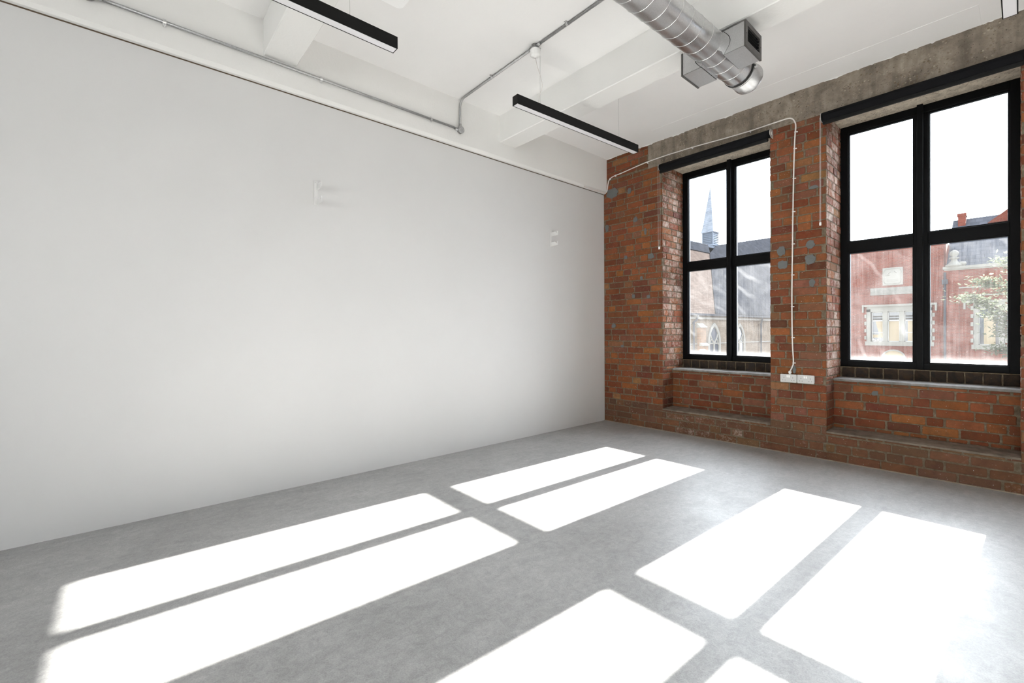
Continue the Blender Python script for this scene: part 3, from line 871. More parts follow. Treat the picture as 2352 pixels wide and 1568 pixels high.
round_box(k1, (0.049, -2.485, 3.335), X3, [(0, -1, 0), (0, 0, 1)])
round_box(k1, (0.049, -5.272, ZC + 0.012), X3, [(0, 1, 0), (0, -1, 0)])
for (y, z) in ((-2.826, ZC - 0.003), (-3.871, ZC + 0.004), (-4.896, ZC + 0.010)): saddle(k1, (XC, y, z), Y3, X3)

k2 = tag(empty('electrical_conduit', (1.2, -2.5, H)), 'galvanised conduit rising from the round box and crossing the ceiling behind the duct', 'conduit', 'galvanised conduits')
zc2 = H - 0.0125
up = [(XC, -2.485, 3.40)] + [Vector(p) for p in arc((XC + 0.075, -2.485, zc2 - 0.075), -X3, Z3, 0.075, 0, PI / 2, 10)] + [(1.145, -2.497, zc2)]
MB().tube(up, 0.0105, 14).build('pipe', M['galv'], k2)
MB().tube([(1.232, -2.497, zc2), (3.77, -2.50, zc2)], 0.0105, 14).build('pipe', M['galv'], k2)
round_box(k2, (1.186, -2.497, H), -Z3, [(1, 0, 0), (-1, 0, 0)])
round_box(k2, (3.80, -2.50, H), -Z3, [(-1, 0, 0)])
for x in (0.607, 1.549, 2.60): saddle(k2, (x, -2.498, zc2), X3, -Z3)

# ------------------------------------------------------------------ spiral duct with two side outlets
A0, A1 = Vector((2.377, -3.0, 3.270)), Vector((2.496, -0.8, 3.205))
dd = (A1 - A0).normalized()
DR = 0.108
at = lambda y: A0 + dd * ((y - A0.y) / dd.y)
droot = tag(empty('spiral_duct', tuple(at(-1.9))), 'round galvanised spiral ventilation duct hanging under the ceiling, with two grille boxes', 'ventilation duct')
ys, ye = -3.0, -1.57
P0, P1 = at(ys), at(ye)
KN = at(-3.0); BK = Vector((KN.x + dd.x / dd.y * (-9.3 + 3.0), -9.3, KN.z))
MB().lathe([(DR, 0.0), (DR, (P1 - KN).length)], KN, dd, 72).build('duct_tube', M['duct'], droot)
MB().lathe([(DR, 0.0), (DR, (BK - KN).length)], KN, BK - KN, 72).lathe([(DR + 0.001, -0.06), (DR + 0.004, -0.055), (DR + 0.004, 0.055), (DR + 0.001, 0.06)], KN, KN - BK, 64).build('duct_tube', M['duct'], droot)
d2 = (BK - KN).normalized(); f1 = (Z3 - d2 * Z3.dot(d2)).normalized(); f2 = d2.cross(f1); L2 = (BK - KN).length; n2 = int(L2 / 0.1205 * 40)
MB().tube([KN + d2 * (L2 * i / n2) + (f1 * math.cos(2 * PI * L2 / 0.1205 * i / n2 + 2.0) + f2 * math.sin(2 * PI * L2 / 0.1205 * i / n2 + 2.0)) * (DR + 0.0003) for i in range(n2 + 1)], 0.0022, 6).build('lock_seam', M['seam'], droot)
# helical lock-seam
e1 = (Z3 - dd * Z3.dot(dd)).normalized(); e2 = dd.cross(e1)
L = (P1 - P0).length; pitch = 0.1205; turns = L / pitch; n = int(turns * 56)
off = 1.35 + 2 * PI * (1.02 / 0.1205 % 1)
pts = [P0 + dd * (L * i / n) + (e1 * math.cos(2 * PI * turns * i / n + off) - e2 * math.sin(2 * PI * turns * i / n + off)) * (DR + 0.0003) for i in range(n + 1)]
MB().tube(pts, 0.0022, 6).build('lock_seam', M['seam'], droot)
# clamp ring and end cap
q = at(-1.585)
MB().lathe([(DR, 0.0), (DR + 0.006, 0.002), (DR + 0.006, 0.018), (DR + 0.001, 0.020)], q, dd, 64).build('black_joint_strip', M['rubber'], droot)
cr = MB().lathe([(DR + 0.001, 0.020), (DR + 0.0055, 0.021), (DR + 0.0055, 0.034), (DR + 0.001, 0.036)], q, dd, 64).build('clamp_ring', M['box'], droot)
cb = q + dd * 0.026 + (X3 * 0.99 - Z3 * 0.05) * (DR + 0.012)
MB().tube([cb - Vector((0.0, 0.02, 0.014)), cb + Vector((0.0, 0.03, 0.022))], 0.0035, 8).bevbox(cb.x - 0.008, cb.x + 0.008, cb.y - 0.014, cb.y + 0.014, cb.z - 0.010, cb.z + 0.010, 0.002).build('clamp_bolt', M['steel'], cr)
ec = [(DR - 0.002, 0.036), (DR - 0.001, 0.036), (DR - 0.001, 0.160), (DR + 0.003, 0.164), (DR + 0.003, 0.176), (DR - 0.004, 0.182), (DR - 0.008, 0.184)]
MB().lathe(ec, q, dd, 64).lathe([(DR - 0.008, 0.184), (0.0, 0.184)], q, dd, 64, smooth=False).build('end_cap', M['duct'], droot)


def outlet(sgn, xi, xo, y0, y1, z0, z1):
    """sheet metal plenum box on the duct's side with a louvred face"""
    bx = MB(); t = 0.0015
    yc_, zc_ = (y0 + y1) / 2, (z0 + z1) / 2
    hz = (z1 - z0) / 2; sag = 0.046
    bow = lambda k, e=0.0: (xi + sgn * (sag + e) * math.cos(PI / 2 * k), zc_ + hz * k)       # concave cut that fits the saddle round the duct
    cut = [bow(-1 + 2 * k / 14) for k in range(15)]
    for ya in (y0, y1 - t):                                # curved side cheeks
        po = [(xo, z0)] + [(xo, z1)] + cut[::-1]
        bx.prism(po, (0, ya, 0), X3, Z3, Y3, 0.0, t)
    a, c = min(xi, xo), max(xi, xo)
    bx.box(a, c, y0, y1, z0, z0 + t); bx.box(a, c, y0, y1, z1 - t, z1)
    ob = bx.build('grille_box', M['box'], droot)
    rb = [bow(-0.97 + 1.94 * k / 14, -0.0005) for k in range(15)]
    ri = [(p - sgn * 0.006, q) for p, q in rb]
    MB().prism(rb + ri[::-1], (0, 0, 0), X3, Z3, Y3, y0 + 0.003, y1 - 0.003).build('black_joint_strip', M['rubber'], droot)  # black strip standing in for the dark gap between saddle and box
    sd_ = [(p - sgn * 0.0045, q) for p, q in rb]
    MB().prism(sd_ + [(xi - sgn * 0.045, z1 - 0.012), (xi - sgn * 0.045, z0 + 0.058), (xi - sgn * 0.012, z0 + 0.030)], (0, 0, 0), X3, Z3, Y3, y0 + 0.002, y1 - 0.002).build('saddle_collar', M['duct'], droot)
    # face frame
    fr = MB(); b0, b1 = (xo, xo + sgn * 0.012); f0, f1 = min(b0, b1), max(b0, b1); m, mb = 0.026, 0.034
    e = 0.004
    fr.box(f0, f1, y0 - e, y0 + m, z0 - e, z1 + e); fr.box(f0, f1, y1 - m, y1 + e, z0 - e, z1 + e)
    fr.box(f0, f1, y0 + m, y1 - m, z0 - e, z0 + mb); fr.box(f0, f1, y0 + m, y1 - m, z1 - m, z1 + e)
    fo = fr.build('face_frame', M['grille'], ob)
    MB().box(xo - sgn * 0.034 - 0.001, xo - sgn * 0.034 + 0.001, y0 + 0.004, y1 - 0.004, z0 + 0.004, z1 - 0.004).build('throat', M['black'], ob)
    bl = MB()
    for k in range(1, 5):
        zz = z0 + mb + (z1 - m - z0 - mb) * k / 5
        bl.add([(xo + sgn * u, y, zz + w_) for y in (y0 + m, y1 - m) for (u, w_) in ((0.006, -0.0014), (0.006, 0.0006), (-0.020, -0.0040), (-0.020, -0.0058))],
               [(0, 1, 5, 4), (1, 2, 6, 5), (2, 3, 7, 6), (3, 0, 4, 7), (0, 3, 2, 1), (4, 5, 6, 7)])
    bl.build('louvre_blades', M['fixture'], ob)
    for (y, z) in ((y0 + 0.010, zc_), (y1 - 0.010, zc_)):
        MB().lathe([(0.0, 0.002), (0.003, 0.001), (0.0035, 0.0)], (xo + sgn * 0.012, y, z), X3 * sgn, 12).build('screw', M['dark'], ob)


outlet(1, 2.550, 2.684, -2.050, -1.795, 3.115, 3.275)
outlet(-1, 2.383, 2.250, -2.030, -1.785, 3.115, 3.270)
# drop rods with a band round the duct
for y in (-2.85, -1.66):
    p = at(y)
    rd = MB()
    for s in (-1, 1):
        rd.tube([(p.x + s * 0.02, p.y, p.z + DR - 0.004), (p.x + s * 0.02, p.y, 3.36 if -1.95 < y < -1.7 else H)], 0.0015, 6)
    rd.build('hanger_wire', M['steel'], droot)

# ------------------------------------------------------------------ white fitting on the ceiling, double hooks on the left wall
ap = tag(empty('ceiling_fitting', (0.985, -3.692, H)), 'white rounded square fitting flush on the ceiling, cut by the top edge of the photo', 'ceiling fitting')


def rrect(hw, r, n=8):
    out = []
    for (cx, cy, a0) in ((hw - r, hw - r, 0), (-hw + r, hw - r, PI / 2), (-hw + r, -hw + r, PI), (hw - r, -hw + r, 3 * PI / 2)):
        out += [(cx + r * math.cos(a0 + PI / 2 * k / n), cy + r * math.sin(a0 + PI / 2 * k / n)) for k in range(n + 1)]
    return out


MB().prism(rrect(0.145, 0.045), (0.987, -3.694, H), X3, Y3, -Z3, 0.0, 0.012).build('base_plate', M['fitting'], ap)
MB().prism(rrect(0.119, 0.055), (0.987, -3.694, H), X3, Y3, -Z3, 0.0105, 0.0128).build('shadow_groove', M['grille'], ap)
MB().prism(rrect(0.1155, 0.053), (0.987, -3.694, H), X3, Y3, -Z3, 0.012, 0.018).build('cover', M['fitting'], ap)


def hook(y, label):
    root = tag(empty('wall_hook', (0.0, y, 2.42)), label, 'wall hook', 'white double hooks on the left wall')
    MB().bevbox(0.0, 0.004, y - 0.016, y + 0.016, 2.315, 2.520, 0.0015).build('back_plate', M['hook'], root)
    for zb in (2.445, 2.322):
        po = [(0.003, 0.0), (0.105, 0.0), (0.112, 0.007), (0.112, 0.052), (0.098, 0.052), (0.094, 0.022), (0.070, 0.046), (0.060, 0.050), (0.003, 0.050)]
        MB().prism(po, (0, y + 0.014, zb), X3, Z3, NY, 0.0, 0.005).build('prong', M['hook'], root)
    for z in (2.506, 2.383):
        MB().lathe([(0.0, 0.003), (0.004, 0.002), (0.005, 0.0)], (0.004, y - 0.004, z), X3, 14).build('screw', M['hook'], root)


hook(-3.900, 'small white double hook high on the white wall, the one nearer the camera')
hook(-1.085, 'small white double hook high on the white wall, the one near the brick corner')

# ------------------------------------------------------------------ outside
GZ = -4.6
REAR_BOUNCE = 0.38
struct(MB().box(-60, 60, WOUT + 0.02, 90, GZ - 0.3, GZ).build('ground_outside', M['asphalt']), 'paved street level below the windows', 'ground')

# unseen building added behind the camera to reflect sun into the rear windows
M['bounce_grey'] = m_plain('bounce_grey_render', (REAR_BOUNCE, REAR_BOUNCE * 0.99, REAR_BOUNCE * 0.98), 0.9, 0, 0.1, 0.5)
struct(MB().box(-25, 35, -27, -23, GZ, 9.0).build('wall_rear_bounce', M['bounce_grey']), 'unseen plain building added behind the camera to bounce sunlight in', 'wall')

# --- red brick building opposite the right-hand window (front face at Y = 24)
YB = 24.0
sb = tag(empty('school_building', (0.5, YB, GZ)), 'red brick building with pale stone window surrounds, seen through the right-hand window', 'building')


def fbox(b, x0, x1, z0, z1, out, back=0.05, mi=0):
    return b.box(x0, x1, YB - out, YB + back, z0, z1, mi)


wb = MB()
# wall with the window and door openings left out
holes = [(-1.455, 1.02, 0.60, 2.30), (2.40, 3.36, 0.50, 2.30), (-0.80, 0.02, GZ, 0.0)]
xs = sorted({-3.4, 9.0, 1.42} | {h[0] for h in holes} | {h[1] for h in holes})
zs = sorted({GZ, 4.10, 5.48} | {h[2] for h in holes} | {h[3] for h in holes})
for i in range(len(xs) - 1):
    for j in range(len(zs) - 1):
        cx, cz = (xs[i] + xs[i + 1]) / 2, (zs[j] + zs[j + 1]) / 2
        if any(h[0] < cx < h[1] and h[2] < cz < h[3] for h in holes): continue
        if cx > 1.42 and cz > 4.10: continue
        wb.box(xs[i], xs[i + 1], YB, YB + 0.4, zs[j], zs[j + 1])
wb.box(-3.4, 9.0, YB + 0.4, YB + 9, GZ, 4.05).box(-3.4, 1.46, YB + 0.4, YB + 9, 4.05, 5.46)
wb.box(1.44, 1.93, YB - 0.06, YB + 0.1, GZ, 4.08)          # shallow pier beside the step in the wall
wb.build('brick_wall', M['redbrick'], sb)
cop = MB(); fbox(cop, 1.40, 9.0, 4.08, 4.20, 0.14, 0.4); fbox(cop, 1.44, 9.0, 4.02, 4.08, 0.07); fbox(cop, -3.4, 1.46, 5.46, 5.58, 0.10, 0.4)
cop.build('parapet_coping', M['stone'], sb)
sc = MB(); fbox(sc, 1.40, 9.0, 3.17, 3.23, 0.05); fbox(sc, 1.40, 9.0, 2.80, 2.85, 0.05)
sc.build('string_course', M['stone'], sb)
rf = MB(); rf.prism([(0.3, 4.10), (4.4, 7.10), (8.6, 4.10)], (1.42, YB, 0), Y3, Z3, X3, 0.0, 7.6); rf.build('slate_shade_roof', M['slate_front'], sb)
rg = MB(); rg.prism([(2.72, 6.55), (4.10, 7.72), (6.0, 6.55)], (0, YB + 3.2, 0), X3, Z3, Y3, 0.0, 3.0); rg.build('roof_gable', M['redbrick'], sb)
chm = MB().box(1.64, 1.92, YB + 3.8, YB + 4.4, 6.3, 7.24); chm.box(1.61, 1.95, YB + 3.76, YB + 4.44, 7.18, 7.32); chm.build('chimney', M['redbrick'], sb)
fin = MB().lathe([(0.0, 0.0), (0.30, 0.0), (0.30, 0.08), (0.20, 0.14), (0.12, 0.26), (0.10, 0.34), (0.17, 0.37), (0.17, 0.42), (0.08, 0.45), (0.14, 0.52), (0.165, 0.60), (0.13, 0.70), (0.05, 0.76), (0.0, 0.78)], (1.77, YB + 0.02, 4.20), Z3, 24)
fin.build('ball_finial', M['stone'], sb)
MB().lathe([(0.0, 0.0), (0.10, 0.02), (0.15, 0.10), (0.12, 0.19), (0.0, 0.22)], (2.04, YB + 0.02, 4.20), Z3, 20).build('ball_finial', M['stone'], sb)
# carved plaque: square tablet with a rounded inner border and a raised chevron above ruled lines
pq = MB(); fbox(pq, -0.81, -0.03, 3.52, 4.40, 0.06)
pl = pq.build('plaque', M['stone'], sb)
rl = MB(); yp = YB - 0.06
br_ = [( -0.42 + a, 3.96 + c * 1.12) for a, c in rrect(0.33, 0.12, 5)]
rl.tube([(a, yp, c) for a, c in br_], 0.012, 6, closed=True)
rl.tube([(-0.62, yp, 4.06), (-0.48, yp, 4.20)], 0.012, 6); rl.tube([(-0.36, yp, 4.20), (-0.26, yp, 4.12)], 0.012, 6)
rl.tube([(-0.72, yp, 4.00), (-0.52, yp, 4.03)], 0.010, 6)
for zz in (3.80, 3.72): rl.tube([(-0.64, yp, zz), (-0.20, yp, zz)], 0.005, 6)
rl.build('relief', M['carved'], pl)
bn = MB(); fbox(bn, -1.30, 0.62, 3.05, 3.41, 0.06); bn.build('carved_panel', M['carved'], sb)


def stone_window(name, x0, x1, z0, z1, lights, quo_l, mould, blindset, seed):
    """x0..x1,z0..z1: outside of the stone frame"""
    st = MB()
    fw = 0.16
    fbox(st, x0, x0 + fw, z0, z1, 0.05, 0.2); fbox(st, x1 - fw, x1, z0, z1, 0.05, 0.2)
    fbox(st, x0, x1, z1 - 0.14, z1, 0.05, 0.2); fbox(st, x0 - 0.06, x1 + 0.06, z0 - 0.10, z0 + 0.10, 0.09, 0.2)
    z = z0 + 0.20; k = 0
    while z < z1 - 0.15:                                  # quoin blocks keyed into the brick
        if k % 2 == 0:
            if quo_l[0]: fbox(st, x0 - 0.09, x0 + 0.02, z, z + 0.18, 0.05, 0.1)
            if quo_l[1]: fbox(st, x1 - 0.02, x1 + 0.09, z, z + 0.18, 0.05, 0.1)
        z += 0.185; k += 1
    n = len(lights)
    for i in range(n - 1): fbox(st, lights[i][1], lights[i + 1][0], z0, z1 - 0.1, 0.03, 0.2)
    w = st.build(name, M['stone'], sb)
    mo = MB()
    fbox(mo, mould[0], mould[1], z1 + 0.12, z1 + 0.22, 0.13); fbox(mo, mould[0], mould[0] + 0.07, z1 - 0.16, z1 + 0.14, 0.11); fbox(mo, mould[1] - 0.07, mould[1], z1 - 0.16, z1 + 0.14, 0.11)
    fbox(mo, x0, x1, z1 - 0.01, z1 + 0.12, 0.04)
    mo.build('label_mould', M['stone'], w)
    for i, (a, c) in enumerate(lights):
        fr = MB(); t = 0.035; y0, y1 = YB + 0.10, YB + 0.15
        zt, zb = z1 - 0.14, z0 + 0.10
        for (p, q, r_, s_) in ((a, a + t, zb, zt), (c - t, c, zb, zt), (a, c, zb, zb + t), (a, c, zt - t, zt)): fr.box(p, q, y0, y1, r_, s_)
        zm = zb + (zt - zb) * (0.70 if seed == 1 else 0.78)
        fr.box(a, c, y0, y1, zm - 0.025, zm + 0.025)
        if not (seed == 1 and i == 1): fr.box(a, c, y0 + 0.01, y1, zb + (zt - zb) * 0.30 - 0.016, zb + (zt - zb) * 0.30 + 0.016) if seed == 1 else None
        sa = fr.build('sash', M['winwhite'], w)
        gm = MB().box(a, c, YB + 0.16, YB + 0.17, zb, zt); gm.build('glass', M['winglass'], w)
        kind = blindset[i]
        if kind != 'none':
            cb_ = MB()
            if kind == 'full': cb_.box(a, c, YB + 0.150, YB + 0.158, zb, zm - 0.03)
            elif kind == 'wedge': cb_.prism([(a + 0.30 * (c - a), zm), (a + 0.62 * (c - a), zb + 0.36), (c, zb + 0.36), (c, zm)], (0, YB + 0.158, 0), X3, Z3, NY, 0, 0.008).box(a, c, YB + 0.150, YB + 0.158, zb + 0.2, zb + 0.36)
            else: cb_.box(a + 0.25 * (c - a), a + 0.80 * (c - a), YB + 0.150, YB + 0.158, zb, zm)
            cb_.build('window_blind', M['cream'], w)
        if seed == 1:
            dk = MB()
            for q in range(2): dk.box(a + t, c - t, YB + 0.145, YB + 0.152, zm + 0.05 + q * 0.13, zm + 0.12 + q * 0.13)
            dk.build('vent_slats', M['dark'], w)
    return w


stone_window('mullioned_window', -1.46, 1.03, 0.58, 2.34, [(-1.27, -0.80), (-0.62, -0.155), (0.01, 0.48), (0.65, 0.90)], (True, True), (-1.64, 1.2), ['wedge', 'full', 'part', 'none'], 1)
stone_window('sash_window', 2.40, 3.36, 0.48, 2.36, [(2.555, 3.205)], (True, True), (2.08, 3.55), ['part'], 2)
# pots on the sill inside the first light
for (x, h, r) in ((-1.20, 0.14, 0.05), (-1.02, 0.11, 0.075), (-1.13, 0.09, 0.04)):
    MB().lathe([(0.0, 0.0), (r * 0.8, 0.0), (r, h * 0.6), (r * 0.7, h), (0.0, h)], (x, YB + 0.135, 0.70), Z3, 16).build('sill_pot', M['winwhite'], sb)
# round-headed doorway
ar = MB(); cx, cz = -0.39, -0.14
for k in range(16):
    a0, a1 = PI * k / 16, PI * (k + 1) / 16
    po = [(cx + 0.40 * math.cos(a0), cz + 0.36 * math.sin(a0)), (cx + 0.47 * math.cos(a0), cz + 0.43 * math.sin(a0)), (cx + 0.47 * math.cos(a1), cz + 0.43 * math.sin(a1)), (cx + 0.40 * math.cos(a1), cz + 0.36 * math.sin(a1))]
    ar.prism(po, (0, YB, 0), X3, Z3, NY, -0.1, 0.08)
fbox(ar, cx - 0.47, cx - 0.40, GZ, cz, 0.08); fbox(ar, cx + 0.40, cx + 0.47, GZ, cz, 0.08)
dw = ar.build('doorway', M['stone'], sb)
fan = [(cx + 0.405 * math.cos(PI * k / 20), cz + 0.365 * math.sin(PI * k / 20)) for k in range(21)]
MB().prism(fan, (0, YB, 0), X3, Z3, NY, -0.01, 0.025).build('tympanum', M['cream'], dw)
MB().box(cx - 0.41, cx + 0.41, YB + 0.10, YB + 0.16, GZ, cz).build('door_leaf', M['iron'], dw)
rp = MB().tube([(1.47, YB - 0.07, 3.95), (1.47, YB - 0.07, GZ)], 0.045, 10); rp.box(1.37, 1.57, YB - 0.15, YB, 3.40, 3.62)
rp.build('rainwater_pipe', M['iron'], sb)

# --- tree in front of it
tr = tag(empty('tree', (4.35, 17.2, GZ)), 'pale-leaved tree in front of the red brick building, through the right-hand window', 'tree')
random.seed(21)
tk = MB().tube(smooth_path([(4.35, 17.2, GZ), (4.30, 17.2, -2.0), (4.42, 17.2, 0.2), (4.30, 17.1, 1.6)], 5), [0.20 - 0.11 * i / 15 for i in range(16)], 10)
tk.build('trunk', M['bark'], tr)
BR = [((4.36, 17.2, 0.9), (3.3, 16.9, 2.0), (2.5, 16.8, 2.46)), ((4.32, 17.1, 1.5), (3.5, 17.0, 2.6), (2.9, 16.9, 2.95)), ((4.30, 17.1, 1.6), (3.9, 17.1, 3.0), (3.5, 17.0, 3.7)),
      ((4.40, 17.2, 0.2), (3.8, 17.0, 1.2), (3.1, 16.8, 1.95)), ((4.42, 17.2, -0.3), (3.9, 17.0, 0.4), (3.35, 16.9, 0.66)), ((4.38, 17.2, 0.5), (3.9, 17.0, 1.0), (3.5, 16.9, 1.3)), ((4.3, 17.1, 1.6), (4.8, 17.2, 2.8), (5.2, 17.2, 3.6)), ((4.4, 17.2, 0.9), (5.2, 17.2, 1.8), (5.8, 17.3, 2.3))]
bb = MB(); lf = MB()
for (a, m_, c) in BR:
    path = smooth_path([a, m_, c], 8); bb.tube(path, [0.05 - 0.042 * i / (len(path) - 1) for i in range(len(path))], 7)
    for k in range(800):
        t = 0.25 + 0.75 * random.random() ** 0.8
        p = path[min(len(path) - 1, int(t * (len(path) - 1)))] + Vector((random.gauss(0, 0.20), random.gauss(0, 0.20), random.gauss(0, 0.09) - 0.02))
        ax = Vector((random.gauss(0, 1), random.gauss(0, 1), random.gauss(0, 0.35))).normalized(); up_ = Vector((random.gauss(0, .5), random.gauss(0, .5), 1)).normalized()
        sd = ax.cross(up_).normalized(); l, w = random.uniform(0.08, 0.15), random.uniform(0.022, 0.042)
        lf.add([p, p + ax * l * 0.4 + sd * w, p + ax * l, p + ax * l * 0.4 - sd * w], [(0, 1, 2, 3)])
bb.build('branches', M['bark'], tr)
lo = lf.build('foliage', M['leaf'], tr, fix=False)

# --- church opposite the left-hand window; its long wall runs away from the viewer
ch = tag(empty('church', (-8.93, 19.88, GZ)), 'pale brick church with a slate spire, seen through the left-hand window', 'building')
ca = math.radians(4)
CO = Vector((-8.931, 19.884, 0)); CU = Vector((math.sin(ca), math.cos(ca), 0)); CN = Vector((math.cos(ca), -math.sin(ca), 0))   # along the wall, out of the wall
EZ = 2.32


def cbox(b, s0, s1, o0, o1, z0, z1, mi=0):
    return b.prism([(s0, z0), (s1, z0), (s1, z1), (s0, z1)], CO, CU, Z3, CN, o0, o1, mi)


def lancet(cx, z0, zs_, zp, hw, n=8):
    """pointed-arch outline (counter-clockwise)"""
    pts = [(cx - hw, z0), (cx + hw, z0)]
    R = (hw * hw + (zp - zs_) ** 2) / (2 * hw)
    for k in range(n + 1):
        t = k / n * math.atan2(zp - zs_, R - hw); pts.append((cx + hw - R + R * math.cos(t), zs_ + R * math.sin(t)))
    for k in range(n - 1, -1, -1):
        t = k / n * math.atan2(zp - zs_, R - hw); pts.append((cx - hw + R - R * math.cos(t), zs_ + R * math.sin(t)))
    return pts


cw = MB(); cbox(cw, -14, 34, -9.0, 0.0, GZ, EZ - 0.05)
cw.build('brick_wall', M['tanbrick'], ch)
co = MB(); cbox(co, -14, 34, 0.0, 0.10, EZ - 0.34, EZ - 0.22); cbox(co, -14, 34, 0.0, 0.05, 0.47, 0.53)
co.build('string_course', M['stone'], ch)
gu = MB(); cbox(gu, -14, 34, 0.0, 0.22, EZ - 0.13, EZ - 0.01); gu.build('gutter', M['iron'], ch)
pt = math.radians(52); RD = -CN * math.cos(pt) + Z3 * math.sin(pt); RN = CN * math.sin(pt) + Z3 * math.cos(pt)
RO = CO + Z3 * EZ + CN * 0.12
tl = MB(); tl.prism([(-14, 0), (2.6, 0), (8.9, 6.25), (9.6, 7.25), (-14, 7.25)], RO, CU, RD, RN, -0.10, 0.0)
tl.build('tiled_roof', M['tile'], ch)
sl = MB(); sl.prism([(2.6, 0), (34, 0), (34, 12.2), (26.5, 11.2), (11.4, 7.55), (8.9, 6.25)], RO, CU, RD, RN, -0.10, 0.03)  # shaded part of the roof, darkened by its material
sl.build('slate_shade_roof', M['slate'], ch)
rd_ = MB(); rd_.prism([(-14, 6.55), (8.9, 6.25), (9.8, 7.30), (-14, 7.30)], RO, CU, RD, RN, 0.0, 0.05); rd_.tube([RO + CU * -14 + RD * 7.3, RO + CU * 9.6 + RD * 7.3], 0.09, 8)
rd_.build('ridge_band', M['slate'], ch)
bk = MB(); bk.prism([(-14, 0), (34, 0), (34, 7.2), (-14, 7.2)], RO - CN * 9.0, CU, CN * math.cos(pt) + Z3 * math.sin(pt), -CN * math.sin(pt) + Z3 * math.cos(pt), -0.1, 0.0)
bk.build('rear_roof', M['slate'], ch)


def gothic(s):
    g = MB()
    o = lancet(s, GZ + 1.2, 0.56, 1.78, 0.74); i_ = lancet(s, GZ + 1.2, 0.56, 1.56, 0.56)
    k = len(o)
    vs = [CO + CU * a + Z3 * c + CN * d for d in (-0.05, 0.07) for a, c in o] + [CO + CU * a + Z3 * c + CN * d for d in (-0.05, 0.07) for a, c in i_]
    fs = []
    for q in range(k):
        r = (q + 1) % k
        fs += [(q, r, k + r, k + q), (k + q, k + r, 3 * k + r, 3 * k + q), (2 * k + q, 3 * k + q, 3 * k + r, 2 * k + r)]
    g.add(vs, fs)
    # tracery: centre mullion splitting into a pointed eye
    g.prism([(s - 0.06, GZ + 1.2), (s + 0.06, GZ + 1.2), (s + 0.06, 0.55), (s - 0.06, 0.55)], CO, CU, Z3, CN, -0.02, 0.055)
    for sg in (-1, 1):
        p_ = [CO + CU * (s + sg * x) + Z3 * z + CN * 0.02 for x, z in ((0.0, 0.50), (0.12, 0.62), (0.30, 0.82), (0.42, 1.02), (0.46, 1.10))]
        g.tube(smooth_path(p_, 4), 0.045, 6)
        p_ = [CO + CU * (s + sg * x) + Z3 * z + CN * 0.02 for x, z in ((0.04, 0.40), (0.16, 0.62), (0.29, 0.76), (0.42, 0.62), (0.52, 0.40))]
        g.tube(smooth_path(p_, 4), 0.04, 6)
    w = g.build('gothic_window', M['stone'], ch)
    MB().prism(i_, CO, CU, Z3, CN, -0.04, 0.004).build('leaded_glass', M['winglass'], w)


for s in (-5.2, -1.3, 2.62, 5.85): gothic(s)
for s in (0.70,):
    bt = MB(); cbox(bt, s, s + 0.62, -0.05, 0.36, GZ, 0.40); cbox(bt, s, s + 0.62, -0.05, 0.24, 0.40, 1.46)
    b_ = bt.build('buttress', M['orangebrick'], ch)
    for (z0, o0, o1, hh) in ((1.46, 0.0, 0.29, 0.28), (0.38, 0.20, 0.42, 0.20)):
        vs = [CO + CU * (s + a) + Z3 * z + CN * o for a in (-0.04, 0.66) for (o, z) in ((o1, z0), (o1, z0 + 0.05), (o0, z0 + hh), (o0, z0))]
        MB().add(vs, [(0, 1, 5, 4), (1, 2, 6, 5), (2, 3, 7, 6), (3, 0, 4, 7), (0, 3, 2, 1), (4, 5, 6, 7)]).build('weathering', M['stone'], b_)
for s in (0.22, 8.80):
    P_ = lambda o, z, ds=0.0: CO + CU * (s + ds) + CN * o + Z3 * z
    dp = MB().tube(smooth_path([P_(0.18, EZ - 0.15, 0.30 if s < 1 else 0), P_(0.14, EZ - 0.42, 0.22 if s < 1 else 0), P_(0.10, EZ - 0.52, 0.02), P_(0.10, EZ - 0.62)], 4) + [P_(0.10, GZ)], 0.055, 10)
    dp.tube([P_(0.10, EZ - 0.66), P_(0.10, EZ - 0.56)], 0.075, 10)
    dp.build('rainwater_pipe', M['iron'], ch)
# small gabled porch front
pf = MB(); PO = CO + CN * 2.6
pf.prism([(-4.30, GZ), (-3.55, GZ), (-3.55, 0.02), (-3.925, 0.30), (-4.30, 0.02)], PO, CU, Z3, CN, -2.6, 0.4)
po_ = pf.build('porch', M['stone'], ch)
pg = MB()
for sg in (-1, 1):
    a, c = (-3.925, 0.40), (-3.925 + sg * 0.52, 0.02)
    q = [a, c, (c[0], c[1] - 0.09), (a[0], a[1] - 0.09)]
    if sg > 0: q = q[::-1]
    pg.prism(q, PO, CU, Z3, CN, 0.30, 0.55)
pg.build('gable_coping', M['winwhite'], po_)
# ridge turret with louvred belfry and pyramid spire (square in plan, rotated with the church)
tc = CO + CU * 12.15 - CN * 5.45
ring = lambda h, z: [tc + CU * (a * h) + CN * (c * h) + Z3 * z for a, c in ((-1, -1), (1, -1), (1, 1), (-1, 1))]
def frus(b, h0, z0, h1, z1, mi=0):
    return b.add(ring(h0, z0) + ring(h1, z1), [(3, 2, 1, 0), (4, 5, 6, 7)] + [(i, (i + 1) % 4, 4 + (i + 1) % 4, 4 + i) for i in range(4)], mi)
tb = MB(); frus(tb, 0.47, 5.6, 0.47, 8.45); frus(tb, 0.54, 8.40, 0.54, 8.50)
tb.build('turret_base', M['lead'], ch)
bf = MB(); frus(bf, 0.44, 8.5, 0.44, 9.58)
for a, c in ((-1, -1), (1, -1), (1, 1), (-1, 1)):
    pc = tc + CU * a * 0.43 + CN * c * 0.43; bf.box(pc.x - 0.05, pc.x + 0.05, pc.y - 0.05, pc.y + 0.05, 8.5, 9.58)
be = bf.build('belfry', M['louvre'], ch)
